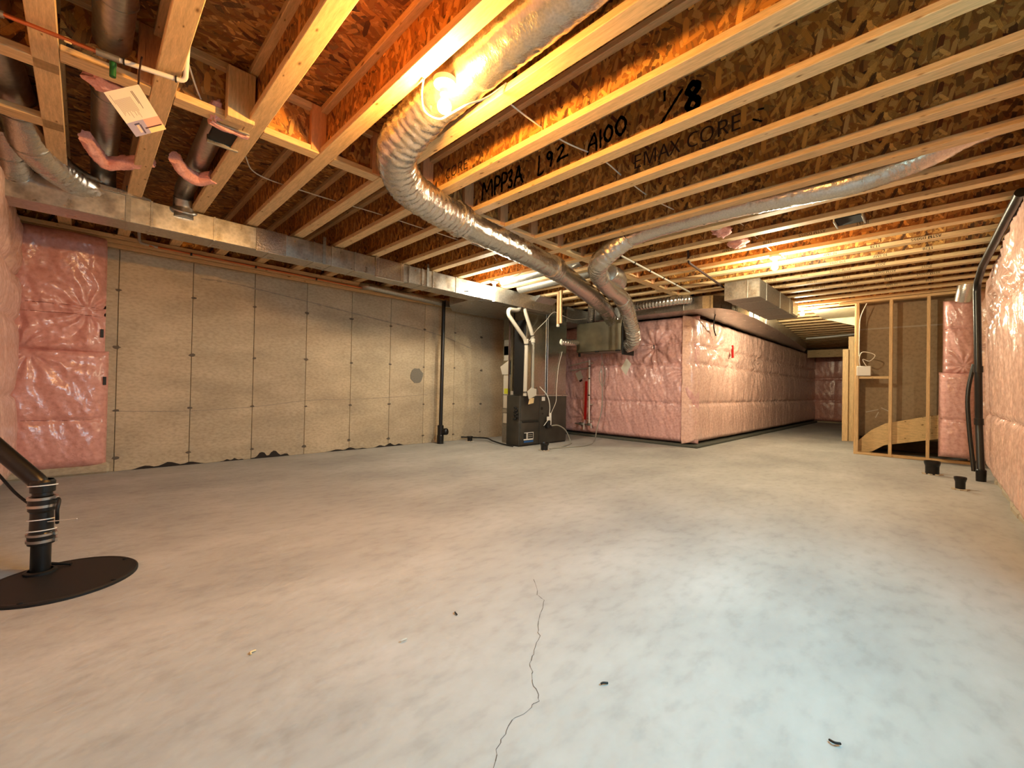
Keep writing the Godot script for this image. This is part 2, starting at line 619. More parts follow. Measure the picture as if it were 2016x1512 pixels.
func build_shell() -> void:
	# floor
	var fl := setting("floor", Vector3(-2.6, 0, -8))
	slab("slab", Vector3(-6.1, -0.15, -17.0), Vector3(0.86, 0, 0.9), M.slab, fl)
	var pts := [[-1.35, -1.53], [-1.24, -1.43], [-1.17, -1.40], [-1.12, -1.31], [-1.07, -1.24], [-1.01, -1.18], [-0.97, -1.10], [-0.94, -1.05], [-0.89, -1.01], [-0.83, -0.97], [-0.81, -0.94], [-0.81, -0.91], [-0.81, -0.84], [-0.79, -0.78], [-0.75, -0.72], [-0.70, -0.60]]
	var line := []
	rng.seed = 3
	for k in pts.size() - 1:
		for q in 4:
			var f := q / 4.0
			line.append(Vector2(lerp(pts[k][0], pts[k + 1][0], f) + rng.randf_range(-0.006, 0.006), lerp(pts[k][1], pts[k + 1][1], f) + rng.randf_range(-0.006, 0.006)))
	var cr := Mb.new()
	for k in line.size() - 1:
		var a: Vector2 = line[k]
		var b: Vector2 = line[k + 1]
		var o := (b - a).normalized().orthogonal() * rng.randf_range(0.0005, 0.0014)
		cr.quad(Vector3(a.x - o.x, 0.0006, a.y - o.y), Vector3(b.x - o.x, 0.0006, b.y - o.y), Vector3(b.x + o.x, 0.0006, b.y + o.y), Vector3(a.x + o.x, 0.0006, a.y + o.y))
	part("crack", cr, mat(Color(0.33, 0.30, 0.27), 0.95), fl, "thin wandering crack in the slab")
	# left wall: cast concrete that shows the form panels
	var wl := setting("wall_left", Vector3(-5.8, 0, -3.5))
	slab("core", Vector3(-6.1, 0, -16.9), Vector3(-5.83, 2.222, 0.9), M.cast[0], wl)
	slab("outer_course", Vector3(-6.1, 2.222, -16.9), Vector3(-6.0, 2.362, 0.9), M.cast[0], wl)
	for k in 14:
		var za := -0.235 - 0.60 * (k - 2)
		if za < -7.4 or za > 1.0:
			continue
		slab("form_panel", Vector3(-5.84, 0, max(za - 0.5955, -7.3)), Vector3(-5.80, 2.22, min(za, 0.60)), M.cast[k % 3], wl, 0.004)
	rng.seed = 5
	for k in range(1, 12):
		for y in [0.12, 0.62, 1.22, 1.81]:
			var m := Mb.new()
			var poly := PackedVector2Array()
			var rr := rng.randf_range(0.016, 0.03)
			for q in 11:
				var an := TAU * q / 11
				poly.append(Vector2(cos(an) * rr * rng.randf_range(0.7, 1.5), sin(an) * rr * rng.randf_range(0.45, 0.8)))
			m.prism(poly, 0.004, Transform3D(Basis(Vector3(0, 0, -1), Vector3.UP, Vector3(1, 0, 0)), Vector3(-5.801, y + rng.randf_range(-0.02, 0.02), 0.365 - 0.60 * k + rng.randf_range(-0.008, 0.008))))
			part("tie_mark", m, M.tie, wl)
	for s in [[-0.36, -0.98, 0.055], [-1.12, -1.36, 0.03], [-1.42, -1.86, 0.10], [-2.3, -2.9, 0.035], [-3.0, -3.5, 0.05], [0.32, -0.1, 0.03]]:
		var m := Mb.new()
		var poly := PackedVector2Array([Vector2(-s[0], 0.001)])
		poly.append(Vector2(-s[1], 0.001))
		for q in range(16, 0, -1):
			var f := q / 17.0
			poly.append(Vector2(lerp(-s[0], -s[1], f), 0.003 + s[2] * pow(sin(PI * f), 0.8) * (0.62 + 0.38 * sin(q * 1.1 + s[2] * 90.0)) * rng.randf_range(0.8, 1.0)))
		m.prism(poly, 0.003, Transform3D(Basis(Vector3(0, 0, -1), Vector3.UP, Vector3(1, 0, 0)), Vector3(-5.80, 0, 0)))
		part("damp_stain", m, M.damp, wl, "black tar stain along the foot of the wall")
	for q in [[[-0.9, 2.06, -1.36, 2.05, -2.62, 1.92, -3.1, 1.87, -3.91, 1.79, -4.3, 1.72, -4.81, 1.59], "M"], [[-0.25, 0.60, -0.85, 0.59, -1.5, 0.63, -2.1, 0.70, -2.7, 0.71, -3.3, 0.74, -3.9, 0.78], "T"]]:
		var pts2 := []
		for k in range(0, q[0].size(), 2):
			pts2.append(Vector3(-5.7995, q[0][k + 1], q[0][k]))
		var path := smooth(pts2, 0.05)
		var pl := Mb.new()
		for k in path.size() - 1:
			var wv := Vector3(0, 0.004 + (0.012 if q[1] == "M" else 0.003) * rng.randf(), 0)
			pl.quad(path[k] - wv, path[k + 1] - wv, path[k + 1] + wv * 0.4, path[k] + wv * 0.4)
		part("pour_line", pl, M.pour, wl, "faint dark cold joint")
	var pm := Mb.new()
	var pp := PackedVector2Array()
	for q in 16:
		var an := TAU * q / 16
		pp.append(Vector2(cos(an) * rng.randf_range(0.10, 0.125), sin(an) * rng.randf_range(0.11, 0.135)))
	pm.prism(pp, 0.006, Transform3D(Basis(Vector3(0, 0, -1), Vector3.UP, Vector3(1, 0, 0)), Vector3(-5.80, 1.07, -3.70)))
	part("repair_patch", pm, M.patch, wl, "round grey mortar patch")
	for k in 3:
		slab("sill_plate", Vector3(-6.0, 2.222 + 0.046 * k, -16.9), Vector3(-5.79 + 0.004 * k, 2.264 + 0.046 * k, 0.62), M.wood_z, wl, 0.003)
	slab("rim_board", Vector3(-6.1, 2.36, -16.9), Vector3(-5.92, 2.662, 0.9), M.osb, wl)
	slab("footing_lip", Vector3(-5.83, 0, -0.2), Vector3(-5.74, 0.10, 0.6), M.cast[0], setting("trim_1", Vector3(-5.78, 0, 0.2)), 0.02)
	# wall behind the camera
	var wf := setting("wall_front", Vector3(-2.6, 0, 0.62))
	slab("concrete", Vector3(-6.1, 0, 0.62), Vector3(0.86, JT, 0.9), M.cast[0], wf)
	# right wall
	var wr := setting("wall_right", Vector3(0.6, 0, -4))
	slab("concrete", Vector3(0.56, 0, -16.9), Vector3(0.86, 2.30, -2.3), M.cast[1], wr)
	slab("concrete", Vector3(0.56, 0, -0.8), Vector3(0.86, 2.30, 0.62), M.cast[1], wr)
	slab("concrete", Vector3(0.56, 0, -2.3), Vector3(0.86, 1.45, -0.8), M.cast[1], wr)
	slab("concrete", Vector3(0.56, 2.15, -2.3), Vector3(0.86, 2.30, -0.8), M.cast[1], wr)
	var w1 := setting("window_1", Vector3(0.78, 1.45, -1.55))
	for f in [[-2.30, 1.45, -2.25, 2.15], [-0.85, 1.45, -0.80, 2.15], [-2.25, 1.45, -0.85, 1.50], [-2.25, 2.10, -0.85, 2.15], [-1.575, 1.50, -1.525, 2.10]]:
		slab("frame", Vector3(0.75, f[1], f[0]), Vector3(0.81, f[3], f[2]), M.white, w1, 0.006)
	slab("pane", Vector3(0.778, 1.50, -2.25), Vector3(0.782, 2.10, -0.85), M.glass, w1)
	slab("sill_plate", Vector3(0.57, 2.30, -16.9), Vector3(0.80, 2.36, 0.9), M.wood_z, wr, 0.003)
	slab("rim_board", Vector3(0.62, 2.36, -16.9), Vector3(0.80, 2.662, 0.9), M.osb, wr)
	var lip := Mb.new()
	rng.seed = 15
	for k in 26:
		var z := 0.4 - k * 0.29
		lip.box(Vector3(0.51 + rng.randf_range(-0.012, 0.012), 0.012, z), Vector3(0.13, 0.05 + rng.randf_range(0, 0.03), 0.30), Basis(Vector3.UP, rng.randf_range(-0.08, 0.08)), 0.02)
	part("footing_lip", lip, M.mud, setting("trim_2", Vector3(0.51, 0, -3)))
	# far end of the basement
	var we := setting("wall_back", Vector3(-2.6, 0, -16.8))
	slab("concrete", Vector3(-6.1, 0, -17.0), Vector3(0.86, JT, -16.7), M.cast[1], we)
	# the boxed-in corner behind the furnace
	var wb := setting("wall_corner", Vector3(-4.3, 0, -10))
	slab("concrete", Vector3(-5.84, 0, -16.7), Vector3(-2.98, 2.16, -7.16), M.cast[1], wb)
	slab("footing_lip", Vector3(-5.8, 0, -16.6), Vector3(-2.70, 0.045, -6.93), M.footing, setting("trim_3", Vector3(-4.2, 0, -10)), 0.012)


func zk(k: int) -> float:   # far edge of joist k
	return Z0 - PITCH * k


func build_ceiling() -> void:
	var c := setting("ceiling", Vector3(-2.65, JB, -8))
	slab("subfloor", Vector3(-6.1, JT, -17.0), Vector3(0.86, JT + 0.018, 0.9), M.osb, c)
	slab("slab_above", Vector3(-6.1, JT + 0.018, -17.0), Vector3(0.86, JT + 0.1, 0.9), M.cast[0], c)
	var fb := Mb.new()
	fb.box(Vector3.ZERO, Vector3(6.52, 0.038, 0.089), Basis(), 0.003)
	var fm := fb.mesh()
	var wb := Mb.new()
	wb.box(Vector3.ZERO, Vector3(6.52, 0.23, 0.0095), Basis(), 0.0)
	var wm := wb.mesh()
	for k in range(-4, 37):
		var z := zk(k) + 0.0445
		var x := -2.65
		var j := group_of("i_joist", c, Vector3(x, JB, z))
		stamp("bottom_flange", fm, M.wood_x, j, Vector3(x, JB + 0.019, z))
		stamp("web", wm, M.osb, j, Vector3(x, JB + 0.151, z))
		stamp("top_flange", fm, M.wood_x, j, Vector3(x, JT - 0.019, z))
		write_on(k, j)
	# blocking between the joists over the middle of the room
	for k in range(-4, 20):
		var za := zk(k)
		var zb := zk(k + 1) + 0.089
		var b := group_of("blocking", c, Vector3(-2.815, JB, (za + zb) / 2))
		slab("bottom_flange", Vector3(-2.86, JB, zb + 0.002), Vector3(-2.77, JB + 0.038, za - 0.002), M.wood_z, b, 0.003)
		slab("top_flange", Vector3(-2.86, JT - 0.038, zb + 0.002), Vector3(-2.77, JT, za - 0.002), M.wood_z, b, 0.003)
		slab("web", Vector3(-2.82, JB + 0.038, zb), Vector3(-2.81, JT - 0.038, za), M.osb, b)
		slab("squash_block", Vector3(-2.808, JB + 0.01, zb - 0.038), Vector3(-2.765, JT - 0.003, zb + 0.055), M.wood_pink, b, 0.003)
		if k % 3 == 2:
			slab("squash_block", Vector3(-2.808, JB + 0.01, za - 0.045), Vector3(-2.765, JT - 0.003, za + 0.03), M.wood_y, b, 0.003)
	var e := group_of("blocking", c, Vector3(-2.95, JB, 0.3))
	slab("bottom_flange", Vector3(-2.99, JB, 0.107), Vector3(-2.90, JB + 0.038, 0.60), M.wood_z, e, 0.003)
	slab("web", Vector3(-2.95, JB + 0.038, 0.107), Vector3(-2.94, JT, 0.60), M.osb, e)
	e = group_of("blocking", c, Vector3(-3.58, JB, 0.3))
	slab("bottom_flange", Vector3(-3.66, JB, 0.107), Vector3(-3.55, JB + 0.038, 0.60), M.wood_z, e, 0.003)
	slab("top_flange", Vector3(-3.66, JT - 0.038, 0.107), Vector3(-3.55, JT, 0.60), M.wood_z, e, 0.003)
	e = group_of("blocking", c, Vector3(-2.72, JB, -0.57))
	slab("scrap_block", Vector3(-2.762, JB - 0.02, -0.645), Vector3(-2.70, 2.615, -0.515), M.wood_y, e, 0.003)


func strokes(called: String, parent: Node, x0: float, y0: float, z: float, w: float, h: float, pen: float, polys: Array) -> void:   # brush lettering on a web; points run 0..1 in both directions
	var m := Mb.new()
	for p in polys:
		var path := PackedVector3Array()
		var cl := []
		for k in range(0, p.size(), 2):
			cl.append(Vector3(x0 + p[k] * w, y0 + p[k + 1] * h, z))
		path = smooth(cl, 0.006)
		for k in path.size() - 1:
			var a := path[k]
			var b := path[k + 1]
			var d := (b - a)
			if d.length() < 0.0005:
				continue
			var an := atan2(d.y, d.x)
			m.box((a + b) / 2, Vector3(d.length() + pen * 0.55, pen * (0.9 + 0.2 * sin(k * 0.9)), 0.0012), Basis(Vector3.BACK, an), 0.0)
	part(called, m, M.ink, parent)


func letters(called: String, parent: Node, txt: String, at: Vector3, size: float, m: Material, basis := Basis()) -> void:
	var tm := TextMesh.new()
	tm.text = txt
	tm.font_size = 48
	tm.pixel_size = size / 36.0
	tm.depth = 0.001
	tm.curve_step = 2.0
	var f := SystemFont.new()
	f.font_names = PackedStringArray(["Droid Sans"])
	tm.font = f
	stamp(called, tm, m, parent, at, basis)


func write_on(k: int, j: Node) -> void:
	var z := zk(k) + 0.0445 + 0.0055
	var one := [[0.5, 1.0, 0.5, 0.0]]
	var o := [[0.5, 1.0, 0.15, 0.7, 0.15, 0.3, 0.5, 0.0, 0.85, 0.3, 0.85, 0.7, 0.5, 1.0]]
	if k == 2:
		strokes("handwriting", j, -1.115, 2.545, z, 0.03, 0.055, 0.013, one)
		strokes("handwriting", j, -1.13, 2.41, z, 0.13, 0.15, 0.016, [[0.0, 0.0, 1.0, 1.0]])
		strokes("handwriting", j, -0.99, 2.41, z, 0.10, 0.17, 0.031, [[0.5, 0.95, 0.2, 0.75, 0.5, 0.52, 0.8, 0.25, 0.5, 0.04, 0.2, 0.25, 0.5, 0.52, 0.8, 0.75, 0.5, 0.95]])
		strokes("handwriting", j, -1.62, 2.435, z, 0.11, 0.125, 0.014, [[0.0, 0.0, 0.15, 0.5, 0.45, 0.95], [0.45, 0.95, 0.6, 0.5, 0.62, 0.0], [0.1, 0.42, 0.65, 0.42], [0.88, 0.95, 0.9, 0.05]])
		strokes("handwriting", j, -1.50, 2.46, z, 0.07, 0.10, 0.017, o)
		strokes("handwriting", j, -1.42, 2.465, z, 0.085, 0.11, 0.018, o)
		strokes("handwriting", j, -2.06, 2.44, z, 0.07, 0.14, 0.015, [[0.3, 1.0, 0.25, 0.4, 0.2, 0.05, 0.5, 0.02, 0.9, 0.12]])
		strokes("handwriting", j, -1.98, 2.47, z, 0.08, 0.11, 0.017, [[0.75, 0.75, 0.4, 0.95, 0.2, 0.7, 0.5, 0.5, 0.75, 0.75, 0.72, 0.4, 0.6, 0.0]])
		strokes("handwriting", j, -1.88, 2.48, z, 0.10, 0.10, 0.017, [[0.1, 0.8, 0.45, 1.0, 0.6, 0.7, 0.1, 0.05, 0.4, 0.1, 1.0, 0.12]])
		strokes("handwriting", j, -2.66, 2.445, z, 0.13, 0.14, 0.018, [[0.0, 0.0, 0.12, 0.95, 0.45, 0.4, 0.85, 0.95, 0.95, 0.0]])
		strokes("handwriting", j, -2.52, 2.445, z, 0.09, 0.14, 0.018, [[0.15, 0.0, 0.2, 0.95, 0.75, 0.85, 0.7, 0.5, 0.2, 0.45]])
		strokes("handwriting", j, -2.44, 2.445, z, 0.09, 0.14, 0.018, [[0.15, 0.0, 0.2, 0.95, 0.75, 0.85, 0.7, 0.5, 0.2, 0.45]])
		strokes("handwriting", j, -2.36, 2.445, z, 0.06, 0.14, 0.018, [[0.1, 0.85, 0.6, 0.95, 0.7, 0.7, 0.3, 0.5, 0.75, 0.3, 0.6, 0.02, 0.1, 0.1]])
		strokes("handwriting", j, -2.29, 2.445, z, 0.10, 0.14, 0.018, [[0.0, 0.0, 0.45, 0.95, 0.6, 0.5, 0.9, 0.0], [0.15, 0.4, 0.75, 0.4]])
	elif k == 3:
		letters("printed_mark", j, "EMAX CORE", Vector3(-1.17, 2.50, z), 0.10, M.print)
		strokes("printed_mark", j, -0.76, 2.43, z, 0.09, 0.10, 0.010, [[0.0, 0.5, 0.5, 0.2], [0.3, 0.95, 0.6, 0.9]])
	elif k == 1:
		letters("printed_mark", j, "CORE", Vector3(-2.48, 2.485, z), 0.08, M.print)
	elif k >= 8 and k <= 15 and k != 9:
		# small maker's print on the side of the bottom flange, upside down
		var x := -1.9 + 0.37 * (k % 4)
		for w in ["310 2018", "10 SMP", "1178", "ASTM D5055", "JOIST"]:
			letters("printed_mark", j, w, Vector3(x, JB + 0.019, zk(k) + 0.0894), 0.027, M.ink, Basis(Vector3.BACK, PI))
			x += 0.36
			if x > 0.25:
				break


# ------------------------------------------------------------------ insulation behind plastic
func blanket(o: Vector3, ud: Vector3, vd: Vector3, w: float, h: float, puff: float, seams: Array, pins: Array, sd: int, rough := 1.0, step := 0.022) -> Array:   # a bulging batt; [mesh, seam meshes ...]
	var nd := ud.cross(vd).normalized()
	var a := noise(FastNoiseLite.TYPE_SIMPLEX_SMOOTH, 1.0, sd, 3)
	var b := noise(FastNoiseLite.TYPE_SIMPLEX_SMOOTH, 1.0, sd + 1, 3, FastNoiseLite.FRACTAL_RIDGED)
	var deep := func(u: float, v: float) -> float:
		var eu: float = clampf(min(u, w - u) / 0.12, 0, 1)
		var ev: float = clampf(min(v, h - v) / 0.09, 0, 1)
		var d := puff * sqrt(1.0 - (1.0 - eu) * (1.0 - eu)) * sqrt(1.0 - (1.0 - ev) * (1.0 - ev))
		var near := 1.0
		for s in seams:
			d -= puff * 0.13 * exp(-pow((v - s) / 0.022, 2.0)) + puff * 0.09 * exp(-pow((v - s) / 0.12, 2.0))
			near += 0.8 * exp(-pow((v - s) / 0.15, 2.0))
		d -= 0.012 * exp(-pow((fmod(u + 0.2, 0.61) - 0.3) / 0.05, 2.0))
		d += 0.014 * a.get_noise_2d(u * 0.9, v * 0.7)
		d += rough * near * 0.0052 * b.get_noise_2d(u * 6.0 + v * 2.6, v * 1.1 - u * 0.4)
		d += rough * near * 0.0035 * a.get_noise_2d(u * 14.0 + 50.0, v * 4.0)
		for p in pins:
			var dx: float = u - p[0]
			var dy: float = v - p[1]
			var r := sqrt(dx * dx + dy * dy) + 0.001
			d -= p[2] * puff * exp(-r / 0.11)
			d += rough * 0.013 * exp(-r / 0.5) * (1.0 - exp(-r / 0.05)) * sin(atan2(dy, dx) * 11.0 + 2.0 * a.get_noise_2d(r * 2.0, p[0]))
		return max(d, 0.0)
	var cols := int(w / step) + 2
	var rows := int(h / step) + 2
	var pts := PackedVector3Array()
	pts.resize(cols * rows)
	for r in rows:
		for c in cols:
			var u := w * c / (cols - 1)
			var v := h * r / (rows - 1)
			pts[r * cols + c] = o + ud * u + vd * v + nd * deep.call(u, v)
	var m := Mb.new()
	m.sheet(rows, cols, pts)
	m.quad(o, o + vd * h, o + ud * w + vd * h, o + ud * w)   # its back, against the wall
	var out := [m]
	for s in seams:
		var sm := Mb.new()
		var q := PackedVector3Array()
		var u := 0.02
		while u < w - 0.02:
			q.append(o + ud * u + vd * (s + 0.004 * sin(u * 9.0 + sd)) + nd * (deep.call(u, s) - 0.0006 + 0.0022 * sin(u * 47.0 + 3.0 * sin(u * 11.0))))
			u += 0.02
		sm.tube(q, 0.0026, 5)
		out.append(sm)
	return out


func batt(label: String, o: Vector3, ud: Vector3, vd: Vector3, w: float, h: float, puff: float, seams: Array, pins: Array, sd: int, m: Material, rough := 1.0, step := 0.022) -> Node3D:
	var t := thing("insulation_blanket", label, "insulation", Vector3(o.x, 0, o.z))
	var q := blanket(o, ud, vd, w, h, puff, seams, pins, sd, rough, step)
	part("plastic_covered_batt", q[0], m, t)
	for k in range(1, q.size()):
		part("seam", q[k], M.seam, t)
	return t


func build_insulation() -> void:
	var X := Vector3.RIGHT
	var Y := Vector3.UP
	var Z := Vector3.BACK
	# wall behind-left of the camera
	batt("tan-pink insulation blanket on the end wall at the left edge", Vector3(-1.60, 0.05, 0.615), -X, Y, 4.2, 2.28, 0.22, [0.72, 1.35, 1.75], [[3.7, 1.8, 0.5]], 100, M.pink[2], 0.7, 0.03)
	# roll in the corner on the concrete wall
	var t := batt("upper wrinkled pink insulation blanket hanging in the left corner on the concrete wall", Vector3(-5.80, 1.16, 0.60), -Z, Y, 0.745, 1.14, 0.09, [0.36, 0.44], [[0.62, 0.40, 0.35], [0.2, 0.02, 0.4]], 110, M.pink[1], 1.5, 0.012)
	var tb := Mb.new()
	tb.span(Vector3(-5.75, 1.32, -0.132), Vector3(-5.735, 1.40, -0.108), 0.002)
	part("tab", tb, M.rubber, t)
	t = batt("lower pink insulation blanket standing near the floor in the left corner on the concrete wall", Vector3(-5.80, 0.07, 0.60), -Z, Y, 0.775, 1.12, 0.10, [0.46], [[0.25, 1.08, 0.35]], 113, M.pink[1], 1.2, 0.012)
	tb = Mb.new()
	tb.span(Vector3(-5.735, 0.86, -0.160), Vector3(-5.72, 0.94, -0.136), 0.002)
	part("tab", tb, M.rubber, t)
	# boxed corner, front and side, and the far end
	t = batt("large rosy insulation blanket on the wall behind the furnace, drawn into one pinch point", Vector3(-5.82, 0.05, -7.12), X, Y, 3.06, 2.11, 0.17, [0.66, 1.32, 1.66], [[2.33, 1.62, 0.9], [2.95, 1.2, 0.15], [0.9, 0.3, 0.3]], 120, M.pink[0], 1.7, 0.016)
	var st := Mb.new()
	st.tube(bent([Vector3(-3.49, 1.71, -6.985), Vector3(-3.485, 1.63, -6.98)], 0.01), 0.008, 6)
	part("staple", st, M.rubber, t)
	batt("long orange-pink insulation blanket along the corridor side of the boxed corner", Vector3(-2.96, 0.05, -6.92), -Z, Y, 9.75, 2.11, 0.20, [0.66, 1.32, 1.62], [[1.0, 1.60, 0.5], [1.75, 1.45, 0.6], [3.4, 1.5, 0.4]], 130, M.pink[2], 2.0, 0.024)
	batt("pink insulation blanket closing the far end of the corridor", Vector3(-2.98, 0.05, -16.68), X, Y, 3.4, 2.1, 0.14, [0.66, 1.35], [], 140, M.pink[1], 1.2, 0.035)
	# right wall and the narrow roll beside the partition
	batt("big pale peach insulation blanket filling the right hand wall", Vector3(0.565, 0.05, -7.72), Z, Y, 5.2, 2.31, 0.15, [0.66, 1.72], [[0.9, 1.95, 0.4], [2.2, 1.9, 0.35]], 150, M.pink[2], 1.9, 0.018)
	batt("upper narrow pink insulation roll between the studs and the black pipe", Vector3(0.055, 1.20, -8.34), X, Y, 0.30, 1.02, 0.15, [0.62], [[0.2, 0.12, 0.2]], 160, M.pink[0], 1.4, 0.010)
	batt("lower narrow pink insulation roll standing between the studs and the black pipe", Vector3(0.02, 0.08, -8.34), X, Y, 0.34, 1.16, 0.18, [0.52], [], 165, M.pink[0], 1.1, 0.010)
	batt("peach insulation strip in the recess behind the black pipe, right of the narrow roll", Vector3(0.30, 0.06, -8.36), X, Y, 0.30, 2.26, 0.07, [0.8, 1.5], [], 168, M.pink[2], 1.2, 0.02)


# ------------------------------------------------------------------ lamps
func lamp(label: String, at: Vector3, energy: float, tint: Color, boxed := false) -> void:   # at: middle of the underside the holder is screwed to
	var t := thing("lampholder", label, "lamp", at, "")
	var b := Mb.new()
	b.lathe(at, [Vector2(0.0, -0.030), Vector2(0.040, -0.030), Vector2(0.052, -0.022), Vector2(0.056, -0.008), Vector2(0.056, 0.0), Vector2(0.0, 0.0)], 28)
	part("base", b, M.porcelain, t)
	b = Mb.new()
	b.lathe(at, [Vector2(0.0, -0.068), Vector2(0.022, -0.068), Vector2(0.024, -0.050), Vector2(0.030, -0.028)], 24)
	part("socket", b, M.porcelain, t)
	if boxed:
		b = Mb.new()
		b.lathe(at, [Vector2(0.05, 0.0), Vector2(0.05, 0.045), Vector2(0.0, 0.045)], 8)
		part("outlet_box", b, M.galv_dull, t)
	b = Mb.new()
	var prof := [Vector2(0.0, -0.158)]
	for k in range(1, 12):
		var an := PI * 0.80 * k / 11.0
		prof.append(Vector2(0.034 * sin(an), -0.124 - 0.034 * cos(an)))
	prof.append(Vector2(0.014, -0.068))
	var pts := PackedVector3Array()
	for q in prof:
		for a in 24:
			var an := -TAU * a / 24
			pts.append(at + Vector3(cos(an) * q.x, q.y, sin(an) * q.x))
	b.sheet(prof.size(), 24, pts, true)
	part("bulb", b, M.bulb, t)
	var l := OmniLight3D.new()
	l.name = "bulb_light"
	l.position = Vector3(0, -0.122, 0)
	l.light_color = tint
	l.light_energy = energy
	l.light_size = 0.03
	l.omni_range = 30.0
	l.omni_attenuation = 2.0
	l.shadow_enabled = true
	t.add_child(l)


func build_lamps() -> void:
	lamp("bare glowing bulb in the white lampholder nearest the camera", Vector3(-1.655, 2.352, -1.175), 3.2, Color(1.0, 0.71, 0.34))
	lamp("bare glowing bulb beside the galvanized trunk duct, left of the furnace pipes", Vector3(-4.27, 2.36, zk(6) + 0.045), 2.2, Color(1.0, 0.95, 0.84))
	lamp("bare glowing bulb under the joists near the end of the wide duct", Vector3(-1.22, 2.36, zk(9) + 0.05), 2.7, Color(1.0, 0.95, 0.80))
	lamp("bare glowing bulb farthest off, at the mouth of the corridor", Vector3(-1.60, 2.36, zk(17) - 0.02), 3.0, Color(1.0, 0.95, 0.80))


# ------------------------------------------------------------------ ducts
func flex(path: PackedVector3Array, R: float, sd: int, ridges: float, crumple: float, sides := 30) -> Mb:   # foil duct: spiral wire ridges and crumples
	var a := noise(FastNoiseLite.TYPE_SIMPLEX_SMOOTH, 1.0, sd, 3)
	var b := noise(FastNoiseLite.TYPE_SIMPLEX_SMOOTH, 1.0, sd + 3, 3, FastNoiseLite.FRACTAL_RIDGED)
	var rad := func(s: float, an: float) -> float:
		var x := cos(an) * 1.0
		var y := sin(an) * 1.0
		var soft := 0.5 + 0.5 * a.get_noise_2d(s * 2.2, 7.0)
		return R * (1.0 + ridges * (absf(sin(s * 62.0 + an * 0.5)) - 0.6) + crumple * (0.35 + soft) * (0.085 * b.get_noise_3d(s * 19.0, x * 1.5, y * 1.5) + 0.055 * b.get_noise_3d(s * 44.0 + 9.0, x * 2.6, y * 2.6) + 0.035 * a.get_noise_3d(s * 60.0, x * 5.0, y * 5.0)))
	var m := Mb.new()
	m.tube(path, rad, sides)
	return m


func duct_seams(t: Node, lo: Vector3, hi: Vector3, zs: Array) -> void:   # raised slip joints round a duct that runs along z
	for z in zs:
		var m := Mb.new()
		var c := Vector3((lo.x + hi.x) / 2, (lo.y + hi.y) / 2, z)
		var h := (hi - lo) / 2
		m.box(c + Vector3(h.x + 0.002, 0, 0), Vector3(0.005, h.y * 2 + 0.006, 0.014), Basis(), 0.001)
		m.box(c - Vector3(h.x + 0.002, 0, 0), Vector3(0.005, h.y * 2 + 0.006, 0.014), Basis(), 0.001)
		m.box(c - Vector3(0, h.y + 0.002, 0), Vector3(h.x * 2 + 0.006, 0.005, 0.014), Basis(), 0.001)
		part("slip_joint", m, M.galv, t)


